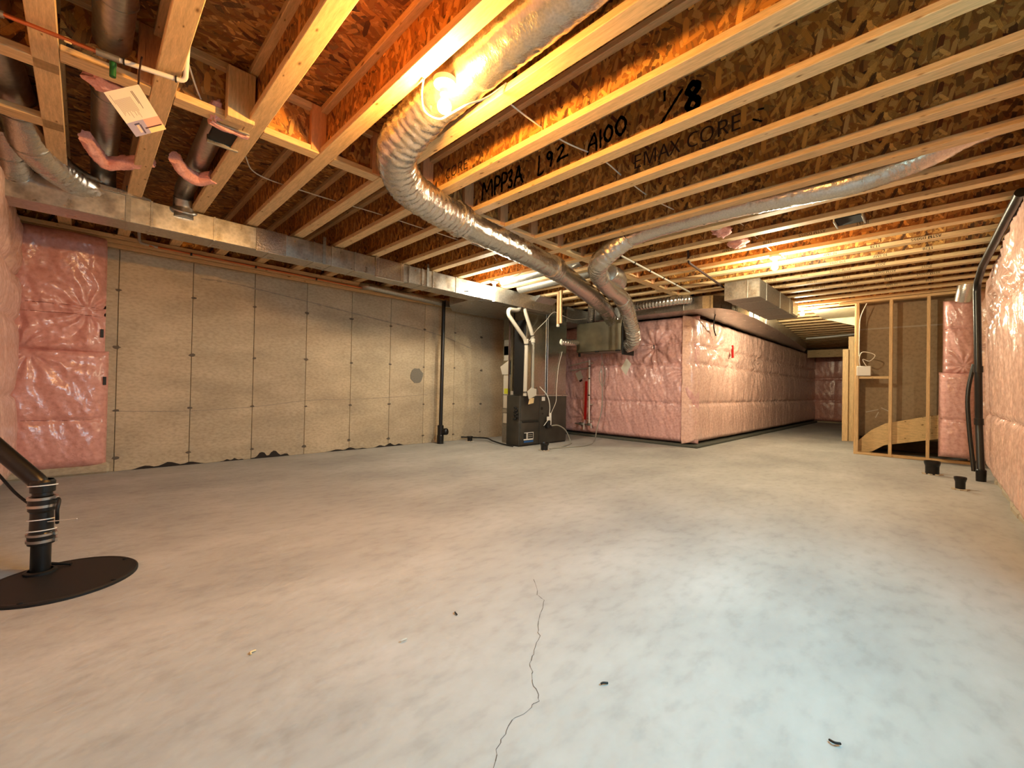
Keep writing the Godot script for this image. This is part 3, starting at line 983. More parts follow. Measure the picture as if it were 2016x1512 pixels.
func build_ducts() -> void:
	# supply trunk along the concrete wall
	var t := thing("trunk_duct", "long rectangular galvanized trunk duct hung under the joists along the concrete wall", "duct", Vector3(-4.59, 2.142, -2))
	slab("body", Vector3(-4.72, 2.142, -4.12), Vector3(-4.47, 2.345, 0.60), M.galv, t, 0.004)
	duct_seams(t, Vector3(-4.72, 2.142, 0), Vector3(-4.47, 2.345, 0), [-0.22, -0.36, -0.78, -1.22, -1.62, -1.80, -2.05, -2.72, -2.90, -3.06, -3.42, -3.90])
	var b := Mb.new()
	b.prism(PackedVector2Array([Vector2(-5.58, -5.45), Vector2(-4.46, -5.45), Vector2(-4.46, -4.10), Vector2(-4.72, -3.82), Vector2(-5.20, -3.86), Vector2(-5.58, -4.2)]), 0.215, Transform3D(Basis(Vector3.RIGHT, Vector3(0, 0, 1), Vector3(0, -1, 0)), Vector3(0, 2.352, 0)))
	part("plenum_box", b, M.galv, t, "wide end of the trunk above the furnace")
	duct_seams(t, Vector3(-5.57, 2.142, 0), Vector3(-4.465, 2.345, 0), [-4.30, -4.72])
	for z in [[-1.10, -1.36], [-2.30, -2.62]]:
		b = Mb.new()
		b.span(Vector3(-4.474, 2.135, z[1]), Vector3(-4.462, 2.347, z[0]), 0.002)
		part("tape_patch", b, M.foil_tape, t, "crinkled foil tape patch")
	for z in [-2.30, -2.62]:
		b = Mb.new()
		b.span(Vector3(-4.476, 2.125, z - 0.02), Vector3(-4.455, 2.352, z + 0.02), 0.004)
		part("tape_edge", b, M.foil_tape, t)
	b = Mb.new()
	b.span(Vector3(-4.476, 2.122, -2.64), Vector3(-4.452, 2.142, -2.28), 0.004)
	part("tape_edge", b, M.foil_tape, t)
	b = Mb.new()
	b.span(Vector3(-4.475, 2.185, -3.62), Vector3(-4.44, 2.20, -3.60), 0.003)
	part("damper_lever", b, M.steel, t)
	for z in [-0.22, -1.72, -2.98]:
		b = Mb.new()
		b.span(Vector3(-4.466, 2.14, z - 0.015), Vector3(-4.463, 2.42, z + 0.015), 0.0)
		part("hanger_strap", b, M.galv_dull, t)
	# foil-taped branch boots at the left end of the trunk
	t = thing("branch_duct", "taped branch duct curving onto the trunk, right one of two at the left edge", "duct", Vector3(-4.5, 2.35, 0.1))
	b = flex(smooth([Vector3(-3.72, 2.52, 0.31), Vector3(-3.90, 2.455, 0.285), Vector3(-4.07, 2.40, 0.265), Vector3(-4.26, 2.375, 0.195), Vector3(-4.44, 2.355, 0.09), Vector3(-4.56, 2.34, -0.04), Vector3(-4.60, 2.30, -0.16)], 0.012), 0.098, 301, 0.0, 0.9, 36)
	part("elbow", b, M.foil_crushed, t)
	b = Mb.new()
	b.tube(bent([Vector3(-2.6, 2.56, 0.35), Vector3(-3.40, 2.55, 0.34), Vector3(-3.74, 2.51, 0.308)], 0.1), 0.085, 28)
	part("pipe", b, M.galv, t)
	for q in [[Vector3(-3.80, 2.49, 0.298), Vector3(-1, -0.34, -0.13)], [Vector3(-4.05, 2.405, 0.268), Vector3(-1, -0.2, -0.25)]]:
		part("crimp_ring", ring(q[0], facing(q[1]), 0.07, 0.104, 0.012, 28), M.galv, t)
	b = Mb.new()
	b.prism(PackedVector2Array([Vector2(-4.74, 0.30), Vector2(-4.45, 0.22), Vector2(-4.45, -0.24), Vector2(-4.52, -0.36), Vector2(-4.74, -0.2)]), 0.03, Transform3D(Basis(Vector3.RIGHT, Vector3(0, 0, 1), Vector3(0, -1, 0)), Vector3(0, 2.374, 0)))
	part("takeoff_boot", b, M.foil_tape, t)
	t = thing("branch_duct", "taped branch duct at the very left edge, dropping onto the trunk end", "duct", Vector3(-4.6, 2.2, 0.45))
	b = flex(smooth([Vector3(-4.00, 2.47, 0.375), Vector3(-4.28, 2.40, 0.37), Vector3(-4.52, 2.33, 0.36), Vector3(-4.58, 2.22, 0.35)], 0.012), 0.092, 305, 0.0, 0.9)
	part("elbow", b, M.foil_crushed, t)
	part("crimp_ring", ring(Vector3(-4.28, 2.40, 0.37), facing(Vector3(-1, -0.27, 0)), 0.06, 0.098, 0.012), M.galv, t)
	# round galvanized runs up between the joists on the left
	t = thing("riser_duct", "straight round galvanized duct above the hanging card", "duct", Vector3(-3.6, 2.44, -0.075))
	b = Mb.new()
	b.tube(bent([Vector3(-1.9, 2.53, -0.06), Vector3(-4.50, 2.53, -0.075), Vector3(-4.60, 2.36, -0.085)], 0.12, 8), 0.072, 32)
	part("pipe", b, M.galv, t)
	part("collar", ring(Vector3(-4.60, 2.335, -0.085), Basis(), 0.06, 0.095, 0.02, 28), M.galv, t)
	for x in [-2.45, -3.3]:
		part("crimp_ring", ring(Vector3(x, 2.53, -0.066), facing(Vector3.LEFT), 0.06, 0.075, 0.01, 28), M.galv, t)
	t = thing("riser_duct", "round galvanized duct that runs from the black register boot down to the trunk", "duct", Vector3(-4.0, 2.43, -0.56))
	b = Mb.new()
	b.tube(bent([Vector3(-3.05, 2.50, -0.545), Vector3(-4.46, 2.49, -0.56), Vector3(-4.53, 2.33, -0.57)], 0.10, 8), 0.066, 32)
	part("pipe", b, M.galv, t)
	b = flex(smooth([Vector3(-4.46, 2.44, -0.56), Vector3(-4.50, 2.37, -0.565), Vector3(-4.49, 2.27, -0.565)], 0.01), 0.07, 311, 0.0, 0.3)
	part("takeoff_elbow", b, M.galv, t)
	part("collar", ring(Vector3(-4.47, 2.33, -0.565), facing(Vector3(0.5, 1, 0)), 0.06, 0.092, 0.012, 28), M.galv, t)
	# flexible insulated duct nearest the camera
	t = thing("flexible_duct", "long foil covered flexible duct snaking from beside the nearest bulb to the ventilator", "duct", Vector3(-2.7, 2.1, -2.5))
	b = flex(smooth([Vector3(0.5, 2.48, -1.28), Vector3(-0.6, 2.47, -1.28), Vector3(-1.4, 2.455, -1.285), Vector3(-1.85, 2.425, -1.28)], 0.02), 0.125, 321, 0.0, 0.55, 44)
	part("straight_jacket", b, M.foil, t)
	b = flex(smooth([Vector3(-1.80, 2.43, -1.28), Vector3(-2.02, 2.37, -1.27), Vector3(-2.27, 2.285, -1.28), Vector3(-2.48, 2.23, -1.47), Vector3(-2.60, 2.215, -1.78), Vector3(-2.67, 2.22, -2.06)], 0.010), 0.112, 325, 0.05, 1.0, 44)
	part("crumpled_bend", b, M.foil_crushed, t)
	b = flex(smooth([Vector3(-2.66, 2.22, -2.02), Vector3(-2.74, 2.225, -2.35), Vector3(-2.84, 2.225, -2.95), Vector3(-2.96, 2.22, -3.6)], 0.015), 0.106, 327, 0.0, 0.9, 44)
	part("straight_jacket", b, M.foil, t)
	part("tape_band", flex(smooth([Vector3(-2.65, 2.22, -1.99), Vector3(-2.68, 2.22, -2.10)], 0.01), 0.116, 329, 0.0, 1.4, 36), M.foil_crushed, t)
	b = flex(smooth([Vector3(-2.95, 2.22, -3.55), Vector3(-3.10, 2.20, -4.1), Vector3(-3.26, 2.18, -4.65), Vector3(-3.46, 2.17, -5.2), Vector3(-3.60, 2.17, -5.55)], 0.015), 0.108, 331, 0.0, 0.4, 40)
	part("straight_jacket", b, M.foil, t)
	part("tape_band", flex(smooth([Vector3(-2.93, 2.22, -3.50), Vector3(-2.975, 2.22, -3.66)], 0.01), 0.116, 333, 0.0, 1.2, 36), M.foil_crushed, t)
	b = flex(smooth([Vector3(-3.58, 2.17, -5.50), Vector3(-3.72, 2.17, -5.82), Vector3(-3.86, 2.14, -6.12), Vector3(-3.92, 2.07, -6.34)], 0.010), 0.102, 335, 0.06, 1.0, 36)
	part("crumpled_bend", b, M.foil_crushed, t)
	# second insulated duct
	t = thing("flexible_duct", "foil covered flexible duct dropping beside the ventilator's right end", "duct", Vector3(-3.0, 1.6, -5))
	b = flex(smooth([Vector3(0.50, 2.55, -3.70), Vector3(0.15, 2.50, -3.70), Vector3(-0.10, 2.42, -3.70), Vector3(-0.42, 2.375, -3.70), Vector3(-0.8, 2.40, -3.71), Vector3(-1.2, 2.425, -3.72), Vector3(-1.8, 2.425, -3.72), Vector3(-2.2, 2.38, -3.70)], 0.014), 0.088, 341, 0.0, 0.9, 36)
	part("straight_jacket", b, M.foil, t)
	b = flex(smooth([Vector3(-2.14, 2.385, -3.70), Vector3(-2.32, 2.29, -3.68), Vector3(-2.46, 2.215, -3.72), Vector3(-2.62, 2.19, -3.92), Vector3(-2.74, 2.185, -4.18)], 0.009), 0.098, 343, 0.05, 1.0, 40)
	part("crumpled_bend", b, M.foil_crushed, t)
	b = flex(smooth([Vector3(-2.71, 2.185, -4.12), Vector3(-2.86, 2.17, -4.50), Vector3(-2.98, 2.17, -4.92), Vector3(-3.12, 2.17, -5.30)], 0.012), 0.098, 345, 0.0, 0.35, 40)
	part("straight_jacket", b, M.foil, t)
	b = flex(smooth([Vector3(-3.09, 2.175, -5.22), Vector3(-3.22, 2.13, -5.56), Vector3(-3.33, 2.04, -5.84), Vector3(-3.40, 1.90, -6.06), Vector3(-3.44, 1.77, -6.18), Vector3(-3.50, 1.68, -6.28), Vector3(-3.67, 1.65, -6.40)], 0.008), 0.106, 347, 0.07, 1.0, 44)
	part("hanging_leg", b, M.foil_crushed, t)
	b = flex(smooth([Vector3(-2.66, 2.25, -4.22), Vector3(-2.76, 2.29, -4.55), Vector3(-2.94, 2.30, -4.9), Vector3(-3.3, 2.28, -5.3)], 0.012), 0.085, 349, 0.08, 0.8, 30)
	part("back_branch", b, M.foil_crushed, t)
	# bare ribbed flex
	solo("flexible_duct", flex(smooth([Vector3(-3.50, 2.27, -6.28), Vector3(-3.30, 2.265, -6.24), Vector3(-3.0, 2.27, -6.25), Vector3(-2.78, 2.29, -6.33), Vector3(-2.66, 2.31, -6.46)], 0.006), 0.066, 351, 0.16, 0.15, 28), M.foil, "bare ribbed aluminium duct reaching left from the return duct's corner above the pink wall", "duct")
	solo("flexible_duct", flex(smooth([Vector3(-4.12, 2.34, -6.02), Vector3(-4.22, 2.27, -6.16), Vector3(-4.32, 2.18, -6.30), Vector3(-4.38, 2.08, -6.40)], 0.006), 0.066, 353, 0.14, 0.2, 28), M.foil, "short ribbed aluminium duct rising from the left of the ventilator's top", "duct")
	solo("flexible_duct", flex(smooth([Vector3(-4.60, 1.72, -5.80), Vector3(-4.56, 1.72, -5.98), Vector3(-4.58, 1.74, -6.2), Vector3(-4.66, 1.75, -6.38)], 0.006), 0.055, 355, 0.14, 0.3, 26), M.foil_tape, "short crinkled foil duct joining the return drop to the ventilator's left side", "duct")
	# return duct round the boxed corner
	t = thing("return_duct", "low galvanized return duct that turns the corner above the pink boxed wall", "duct", Vector3(-2.6, 2.17, -8))
	b = Mb.new()
	b.prism(PackedVector2Array([Vector2(-5.1, -6.56), Vector2(-2.80, -6.56), Vector2(-2.52, -6.58), Vector2(-2.38, -6.62), Vector2(-2.30, -6.72), Vector2(-2.22, -6.96), Vector2(-2.17, -7.9), Vector2(-2.24, -9.6), Vector2(-2.42, -12.0), Vector2(-2.62, -14.4), Vector2(-2.95, -14.4), Vector2(-2.78, -8.0), Vector2(-2.76, -7.0), Vector2(-5.1, -6.95)]), 0.19, Transform3D(Basis(Vector3.RIGHT, Vector3(0, 0, 1), Vector3(0, -1, 0)), Vector3(0, 2.355, 0)))
	part("body", b, M.galv, t)
	for q in [[-2.80, -6.555, 0], [-2.42, -6.60, 0.3], [-2.215, -7.1, 1.5], [-2.165, -7.85, 1.57], [-2.20, -8.7, 1.6], [-2.26, -9.7, 1.62], [-2.36, -11.1, 1.62]]:
		b = Mb.new()
		b.box(Vector3(q[0], 2.262, q[1]), Vector3(0.014, 0.195, 0.012), Basis(Vector3.UP, q[2]), 0.002)
		part("slip_joint", b, M.galv, t)
	b = Mb.new()
	b.tube(bent([Vector3(-2.78, 2.26, -14.3), Vector3(-2.80, 2.25, -14.9), Vector3(-2.95, 2.25, -15.5)], 0.3, 8), 0.10, 24)
	part("round_end", b, M.galv, t)
	b = Mb.new()
	b.span(Vector3(-5.08, 2.08, -6.60), Vector3(-4.55, 2.34, -5.90), 0.004)
	part("connection", b, M.galv_dull, t)
	# wide duct with a capped end
	t = thing("wide_duct", "wide rectangular galvanized duct with a capped end, hung over the corridor mouth", "duct", Vector3(-1.77, 2.11, -7))
	slab("body", Vector3(-1.98, 2.11, -7.95), Vector3(-1.57, 2.335, -5.92), M.galv_dull, t, 0.004)
	slab("end_cap", Vector3(-1.985, 2.105, -5.93), Vector3(-1.565, 2.34, -5.905), M.galv, t, 0.006)
	b = Mb.new()
	b.span(Vector3(-1.715, 2.105, -5.906), Vector3(-1.703, 2.34, -5.898), 0.002)
	part("standing_seam", b, M.galv, t)
	duct_seams(t, Vector3(-1.98, 2.11, 0), Vector3(-1.57, 2.335, 0), [-6.22, -6.9, -7.45])
	b = Mb.new()
	b.span(Vector3(-1.60, 2.12, -7.95), Vector3(-1.56, 2.33, -7.60), 0.01)
	part("side_outlet", b, M.galv, t)
	# round pipe on the concrete wall
	t = thing("exhaust_duct", "thin round galvanized pipe on the concrete wall below the trunk, ending at the black stack", "duct", Vector3(-5.68, 2.2, -3.6))
	b = Mb.new()
	b.tube(bent([Vector3(-5.80, 2.31, -2.76), Vector3(-5.68, 2.30, -2.80), Vector3(-5.67, 2.255, -4.15)], 0.08, 8), 0.05, 24)
	part("pipe", b, M.galv, t)
	b = Mb.new()
	b.prism(PackedVector2Array([Vector2(-4.10, 2.20), Vector2(-4.10, 2.31), Vector2(-4.34, 2.245), Vector2(-4.34, 2.225)]), 0.10, Transform3D(Basis(Vector3(0, 0, 1), Vector3.UP, Vector3(-1, 0, 0)), Vector3(-5.62, 0, 0)))
	part("flattened_end", b, M.galv, t)
	part("crimp_ring", ring(Vector3(-5.68, 2.295, -2.92), facing(Vector3(0, 0, -1)), 0.04, 0.054, 0.012), M.galv, t)
	# round duct stubs in far bays beside the second bulb
	b = Mb.new()
	b.tube(bent([Vector3(-4.36, 2.42, -4.16), Vector3(-3.0, 2.45, -4.16)], 0.02), 0.075, 24)
	solo("bay_duct", b, M.galv, "round galvanized duct in the joist bay just right of the bulb by the trunk", "duct")
	b = Mb.new()
	b.tube(bent([Vector3(-4.42, 2.40, -4.57), Vector3(-3.0, 2.44, -4.57)], 0.02), 0.075, 24)
	solo("bay_duct", b, M.galv_dull, "round dull duct in the joist bay over the white vent pipes", "duct")
	b = Mb.new()
	b.tube(bent([Vector3(0.29, 2.50, -8.05), Vector3(0.255, 2.28, -8.08), Vector3(0.24, 2.18, -8.14)], 0.1, 8), 0.085, 24)
	solo("bay_duct", b, M.foil, "stub of round foil wrapped duct over the narrow pink roll by the right wall", "duct")
	# black register boots
	for q in [[Vector3(-2.99, 2.37, -0.575), 0.24, 0.155, "black plastic register boot in the left joist bay, capped with pink scraps"], [Vector3(-0.53, 2.375, zk(7) - 0.165), 0.17, 0.20, "black register boot between two joists above the right of the room"]]:
		t = thing("register_boot", q[3], "register", q[0])
		b = Mb.new()
		b.box(q[0] + Vector3(0, 0.012, 0), Vector3(q[1], 0.024, q[2]), Basis(), 0.004)
		part("plate", b, M.cabinet_dark, t)
		b = Mb.new()
		b.box(q[0] + Vector3(0, 0.10, 0), Vector3(q[1] * 0.8, 0.16, q[2] * 0.75), Basis(), 0.01)
		part("neck", b, M.galv_dull, t)
		b = Mb.new()
		b.box(q[0] + Vector3(q[1] * 0.55, 0.005, 0), Vector3(0.012, 0.05, q[2] * 1.05), Basis(), 0.002)
		part("bracket", b, M.galv, t)
		b = Mb.new()
		b.box(q[0] - Vector3(q[1] * 0.55, -0.005, 0), Vector3(0.012, 0.05, q[2] * 1.05), Basis(), 0.002)
		part("bracket", b, M.galv, t)


# ------------------------------------------------------------------ furnace and ventilator
func build_furnace() -> void:
	var t := thing("furnace", "dark grey forced air furnace standing on the slab under the galvanized plenum", "furnace", Vector3(-4.84, 0, -5.35))
	var X := -4.57
	slab("body", Vector3(-4.86, 0.015, -5.42), Vector3(X, 0.79, -4.77), M.cabinet, t, 0.008)
	slab("base_boot", Vector3(-4.86, 0.015, -5.95), Vector3(X - 0.002, 0.785, -5.424), M.cabinet, t, 0.006)
	var d := slab("upper_door", Vector3(X - 0.005, 0.41, -5.22), Vector3(X + 0.012, 0.775, -4.785), M.cabinet, t, 0.008)
	slab("handle_recess", Vector3(X + 0.005, 0.376, -5.20), Vector3(X + 0.016, 0.398, -4.83), M.cabinet_dark, d, 0.006)
	slab("lower_door", Vector3(X - 0.005, 0.03, -5.22), Vector3(X + 0.012, 0.37, -4.785), M.cabinet, t, 0.008)
	slab("corner_post", Vector3(X - 0.003, 0.02, -5.42), Vector3(X + 0.008, 0.785, -5.235), M.cabinet, t, 0.005)
	slab("foot_strip", Vector3(-4.85, 0.0, -5.94), Vector3(X - 0.01, 0.016, -4.78), M.cabinet_dark, t)
	slab("rear_case", Vector3(-5.13, 0.0, -5.94), Vector3(-4.865, 0.79, -4.935), M.galv_dull, t, 0.006)
	var lb := slab("chart_label", Vector3(X + 0.011, 0.06, -5.08), Vector3(X + 0.0135, 0.215, -4.86), M.cabinet_dark, t)
	for q in [[0.205, 0.215, -5.08, -4.87, "white"], [0.115, 0.205, -4.955, -4.92, "paper"], [0.095, 0.115, -5.085, -4.86, "white"], [0.058, 0.086, -5.085, -4.865, "blue"], [0.10, 0.215, -5.085, -5.077, "white"], [0.17, 0.18, -5.06, -4.965, "paper_grey"], [0.14, 0.15, -5.06, -4.965, "paper_grey"]]:
		slab("print", Vector3(X + 0.013, q[0], q[2]), Vector3(X + 0.0148, q[1], q[3]), M[q[4]], lb)
	slab("rating_label", Vector3(X + 0.007, 0.71, -5.36), Vector3(X + 0.0095, 0.775, -5.28), M.white, t)
	for q in [[0.585, -5.285, 0.026], [0.50, -5.31, 0.012]]:
		var s := Mb.new()
		s.lathe(Vector3(X + 0.006, q[0], q[1]), [Vector2(q[2], 0.0), Vector2(q[2], 0.006), Vector2(0, 0.009)], 16, facing(Vector3.RIGHT))
		part("sight_port", s, M.cabinet_dark, t)
	for q in [[0.505, -4.934, -5.11, -4.87, 0.555, "galv"], [0.33, -4.934, -5.095, -4.87, 0.49, "paper"], [0.575, -4.934, -5.10, -4.955, 0.789, "paper"], [0.64, -4.934, -4.93, -4.872, 0.789, "paper_grey"]]:
		slab("paper_card", Vector3(q[2], q[0], q[1] - 0.001), Vector3(q[3], q[4], q[1] + 0.004), M[q[5]], t)
	# gas valve clutter at the front corner
	var g := Mb.new()
	rng.seed = 44
	for k in 9:
		g.box(Vector3(-4.62 + rng.randf_range(-0.04, 0.03), 0.60 - k * 0.022, -4.755 + rng.randf_range(-0.005, 0.01)), Vector3(0.05, 0.03, 0.03), Basis(Vector3.BACK, rng.randf_range(-0.6, 0.6)), 0.006)
	part("gas_valve", g, M.rubber, t)
	# plenum and coil case over the cabinet
	t = thing("supply_plenum", "tall shiny galvanized plenum rising from the furnace to the trunk duct", "duct", Vector3(-4.86, 0.79, -5.17))
	slab("body", Vector3(-5.13, 0.792, -5.405), Vector3(-4.60, 2.14, -4.93), M.galv_shiny, t, 0.006)
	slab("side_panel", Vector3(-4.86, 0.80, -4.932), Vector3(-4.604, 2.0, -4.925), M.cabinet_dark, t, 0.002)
	slab("corner_flange", Vector3(-4.605, 0.80, -5.412), Vector3(-4.59, 2.14, -5.40), M.galv, t, 0.002)
	slab("drip_edge", Vector3(-4.60, 0.79, -5.40), Vector3(-4.582, 0.812, -4.94), M.galv, t, 0.002)
	var b := Mb.new()
	b.prism(PackedVector2Array([Vector2(-4.62, 2.15), Vector2(-4.36, 2.34), Vector2(-4.36, 2.36), Vector2(-4.62, 2.36)]), 0.42, Transform3D(Basis(Vector3.RIGHT, Vector3.UP, Vector3(0, 0, 1)), Vector3(0, 0, -5.38)))
	part("transition", b, M.galv, t)
	for q in [[1.45, 1.70, -5.10, -4.95, "galv_dull"], [0.80, 1.13, -5.10, -4.955, "paper"], [0.81, 0.90, -5.08, -4.955, "label_green"], [0.80, 0.86, -4.93, -4.875, "paper_grey"], [1.36, 1.60, -5.10, -5.0, "paper_grey"]]:
		slab("sticker", Vector3(q[2], q[0], -4.931), Vector3(q[3], q[1], -4.925 + (0.002 if q[4] == "label_green" else 0.0)), M[q[4]], t)
	var man := Mb.new()
	man.prism(PackedVector2Array([Vector2(-5.17, 1.26), Vector2(-5.12, 1.13), Vector2(-4.955, 1.13), Vector2(-4.955, 1.37)]), 0.012, Transform3D(Basis(), Vector3(0, 0, -4.922)))
	solo("manual", man, M.paper, "creased white manual taped askew to the side of the plenum", "paper")
	# return drop
	t = thing("return_drop", "tall flat galvanized return air drop right of the furnace plenum", "duct", Vector3(-4.8, 0.79, -5.68))
	slab("body", Vector3(-5.05, 0.80, -5.94), Vector3(-4.585, 2.30, -5.43), M.galv_shiny, t, 0.005)
	slab("foot_lip", Vector3(-5.07, 0.786, -5.965), Vector3(-4.555, 0.808, -5.425), M.galv, t, 0.003)
	slab("corner_seam", Vector3(-4.59, 0.81, -5.438), Vector3(-4.575, 2.30, -5.425), M.galv, t, 0.002)
	# ventilator
	t = thing("ventilator", "olive grey heat recovery ventilator box hung in front of the pink wall", "ventilator", Vector3(-4.14, 1.56, -6.45))
	slab("cabinet", Vector3(-4.61, 1.565, -6.66), Vector3(-3.69, 2.085, -6.27), M.hrv, t, 0.008)
	slab("door", Vector3(-4.60, 1.575, -6.272), Vector3(-3.70, 2.08, -6.25), M.hrv, t, 0.008)
	slab("side_bracket", Vector3(-3.692, 1.50, -6.62), Vector3(-3.665, 2.09, -6.26), M.cabinet_dark, t, 0.004)
	slab("latch", Vector3(-4.20, 1.555, -6.262), Vector3(-4.13, 1.580, -6.24), M.cabinet_dark, t, 0.003)
	slab("latch", Vector3(-3.80, 1.555, -6.262), Vector3(-3.72, 1.580, -6.24), M.cabinet_dark, t, 0.003)
	slab("top_collar", Vector3(-4.05, 2.08, -6.5), Vector3(-3.80, 2.13, -6.3), M.foil_tape, t, 0.01)
	slab("hanging_strap", Vector3(-4.64, 1.50, -6.40), Vector3(-4.612, 2.36, -6.36), M.cabinet_dark, t, 0.003)
	b = Mb.new()
	b.box(Vector3(-4.43, 2.15, -6.42), Vector3(0.045, 0.26, 0.05), Basis(Vector3.BACK, -0.6), 0.006)
	part("side_duct", b, M.rubber, t)


# ------------------------------------------------------------------ pipes and cables
func pipe(called: String, pts: Array, r: float, m: Material, label: String, cat := "pipe", rad := 0.05, group := "") -> MeshInstance3D:
	var b := Mb.new()
	b.tube(bent(pts, rad), r, 14)
	return solo(called, b, m, label, cat, group)


func clip(t: Node, c: Vector3, dir: Vector3, r: float, m: Material, w := 0.014) -> void:
	part("clip", ring(c - dir.normalized() * w / 2, facing(dir), r * 0.9, r * 1.35, w, 14), m, t)


func build_pipes() -> void:
	var b: Mb
	# sump pit with its discharge pipe
	var c := Vector3(-2.78, 0, 0.046)
	var t := thing("sump_pit", "round black sump lid with black discharge pipe at the left edge of the floor", "sump", c)
	b = Mb.new()
	b.lathe(c, [Vector2(0.256, 0), Vector2(0.256, 0.010), Vector2(0.250, 0.014), Vector2(0.235, 0.012), Vector2(0, 0.012)], 56)
	part("lid", b, M.rubber, t)
	for k in 5:
		var an := 0.5 + TAU * k / 5
		b = Mb.new()
		b.lathe(c + Vector3(cos(an) * 0.235, 0.012, sin(an) * 0.235), [Vector2(0.009, 0), Vector2(0.009, 0.004), Vector2(0, 0.006)], 10)
		part("lid_bolt", b, M.rubber, t)
	var p := Vector3(-2.93, 0.012, 0.121)
	b = Mb.new()
	b.lathe(p, [Vector2(0.055, 0), Vector2(0.055, 0.01), Vector2(0.042, 0.014)], 28)
	part("gasket", b, M.rubber, t)
	b = Mb.new()
	b.tube(bent([p, p + Vector3(0, 0.40, 0.0), p + Vector3(-0.10, 0.56, 0.135), p + Vector3(-0.35, 0.93, 0.44)], 0.05, 8), 0.034, 22)
	part("discharge_pipe", b, M.abs, t)
	b = Mb.new()
	b.lathe(p + Vector3(0, 0.13, 0), [Vector2(0.034, 0), Vector2(0.045, 0.004), Vector2(0.047, 0.05), Vector2(0.040, 0.06), Vector2(0.039, 0.15), Vector2(0.047, 0.16), Vector2(0.048, 0.22), Vector2(0.036, 0.226)], 26)
	part("check_valve", b, M.abs, t)
	b = Mb.new()
	b.lathe(p + Vector3(0, 0.37, 0), [Vector2(0.034, 0), Vector2(0.042, 0.003), Vector2(0.043, 0.05), Vector2(0.036, 0.06)], 26)
	part("elbow_hub", b, M.abs, t)
	for q in [[0.145, 0.012], [0.175, 0.010], [0.305, 0.012], [0.340, 0.012]]:
		var cl := part("hose_clamp", ring(p + Vector3(0, q[0], 0), Basis(), 0.044, 0.0505, q[1], 26), M.steel, t)
		b = Mb.new()
		b.box(p + Vector3(0.03, q[0] + q[1] / 2, -0.044), Vector3(0.022, 0.016, 0.012), Basis(Vector3.UP, 0.6), 0.002)
		part("clamp_screw", b, M.steel, cl)
	for y in [0.195, 0.245, 0.40]:
		part("zip_tie", ring(p + Vector3(0, y, 0), Basis(Vector3.BACK, 0.12), 0.042, 0.0495, 0.004, 24), M.white, t)
	b = Mb.new()
	b.tube(smooth([p + Vector3(0.045, 0.240, -0.02), p + Vector3(0.10, 0.250, -0.06), p + Vector3(0.19, 0.268, -0.115)], 0.02), 0.002, 6)
	part("zip_tie_tail", b, M.white, t)
	b = Mb.new()
	b.tube(smooth([p + Vector3(0.025, 0.34, -0.045), p + Vector3(0.055, 0.335, -0.055), p + Vector3(0.07, 0.295, -0.05), p + Vector3(0.05, 0.255, -0.05), p + Vector3(0.035, 0.225, -0.05)], 0.01), 0.007, 8)
	part("pump_cord", b, M.rubber, t)
	b = Mb.new()
	b.tube(smooth([p + Vector3(-0.045, 0.30, 0.03), p + Vector3(-0.11, 0.36, 0.09), p + Vector3(-0.18, 0.48, 0.17), p + Vector3(-0.28, 0.66, 0.30)], 0.02), 0.006, 8)
	part("pump_cord", b, M.rubber, t)
	b = Mb.new()
	b.tube(smooth([p + Vector3(-0.036, 0.05, 0.0), p + Vector3(-0.06, 0.02, -0.02), p + Vector3(-0.02, 0.006, -0.10)], 0.015), 0.006, 8)
	part("pump_cord", b, M.rubber, t)
	# black stack on the concrete wall
	var s := Vector3(-5.61, 0, -4.04)
	t = thing("drain_stack", "slim black drain stack with a cleanout at its foot, standing against the concrete wall", "pipe", s)
	b = Mb.new()
	b.tube(PackedVector3Array([s + Vector3(0, 0.25, 0), s + Vector3(-0.01, 2.28, -0.02)]), 0.029, 18)
	part("stack_pipe", b, M.abs, t)
	b = Mb.new()
	b.lathe(s, [Vector2(0.052, 0), Vector2(0.054, 0.13), Vector2(0.048, 0.14), Vector2(0.050, 0.29), Vector2(0.030, 0.30)], 24)
	part("cleanout_body", b, M.abs, t)
	b = Mb.new()
	b.lathe(s + Vector3(0.03, 0.19, -0.03), [Vector2(0.052, 0), Vector2(0.055, 0.06), Vector2(0.045, 0.075), Vector2(0, 0.078)], 24, facing(Vector3(0.85, 0.1, -0.5)))
	part("cleanout_cap", b, M.abs, t)
	# drain stubs in the floor
	for q in [[Vector3(-5.55, 0, -4.60), 0.042, 0.085, "short black drain stub on the floor between the stack and the furnace", 0.052], [Vector3(-4.08, 0, -4.80), 0.052, 0.115, "black funnel drain standing right in front of the furnace", 0.070], [Vector3(-0.03, 0, -6.98), 0.060, 0.155, "black drain stub in front of the stud partition", 0.072], [Vector3(0.17, 0, -6.06), 0.036, 0.125, "small dark brown drain stub nearest the right wall", 0.046]]:
		t = thing("drain_stub", q[3], "drain pipe", q[0])
		b = Mb.new()
		b.lathe(q[0], [Vector2(q[1], 0), Vector2(q[1] * 1.02, q[2] * 0.6), Vector2(q[4], q[2] * 0.85), Vector2(q[4], q[2]), Vector2(q[4] - 0.006, q[2]), Vector2(q[1] - 0.008, 0.02), Vector2(0, 0.02)], 26)
		part("pipe_stub", b, M.abs, t)
		b = Mb.new()
		rng.seed = int(q[1] * 10000)
		for k in 7:
			var an := TAU * k / 7
			b.box(q[0] + Vector3(cos(an) * q[1] * 1.15, 0.004, sin(an) * q[1] * 1.15), Vector3(0.05, 0.014, 0.03), Basis(Vector3.UP, -an + rng.randf()), 0.006)
		part("mortar_collar", b, M.mud, t)
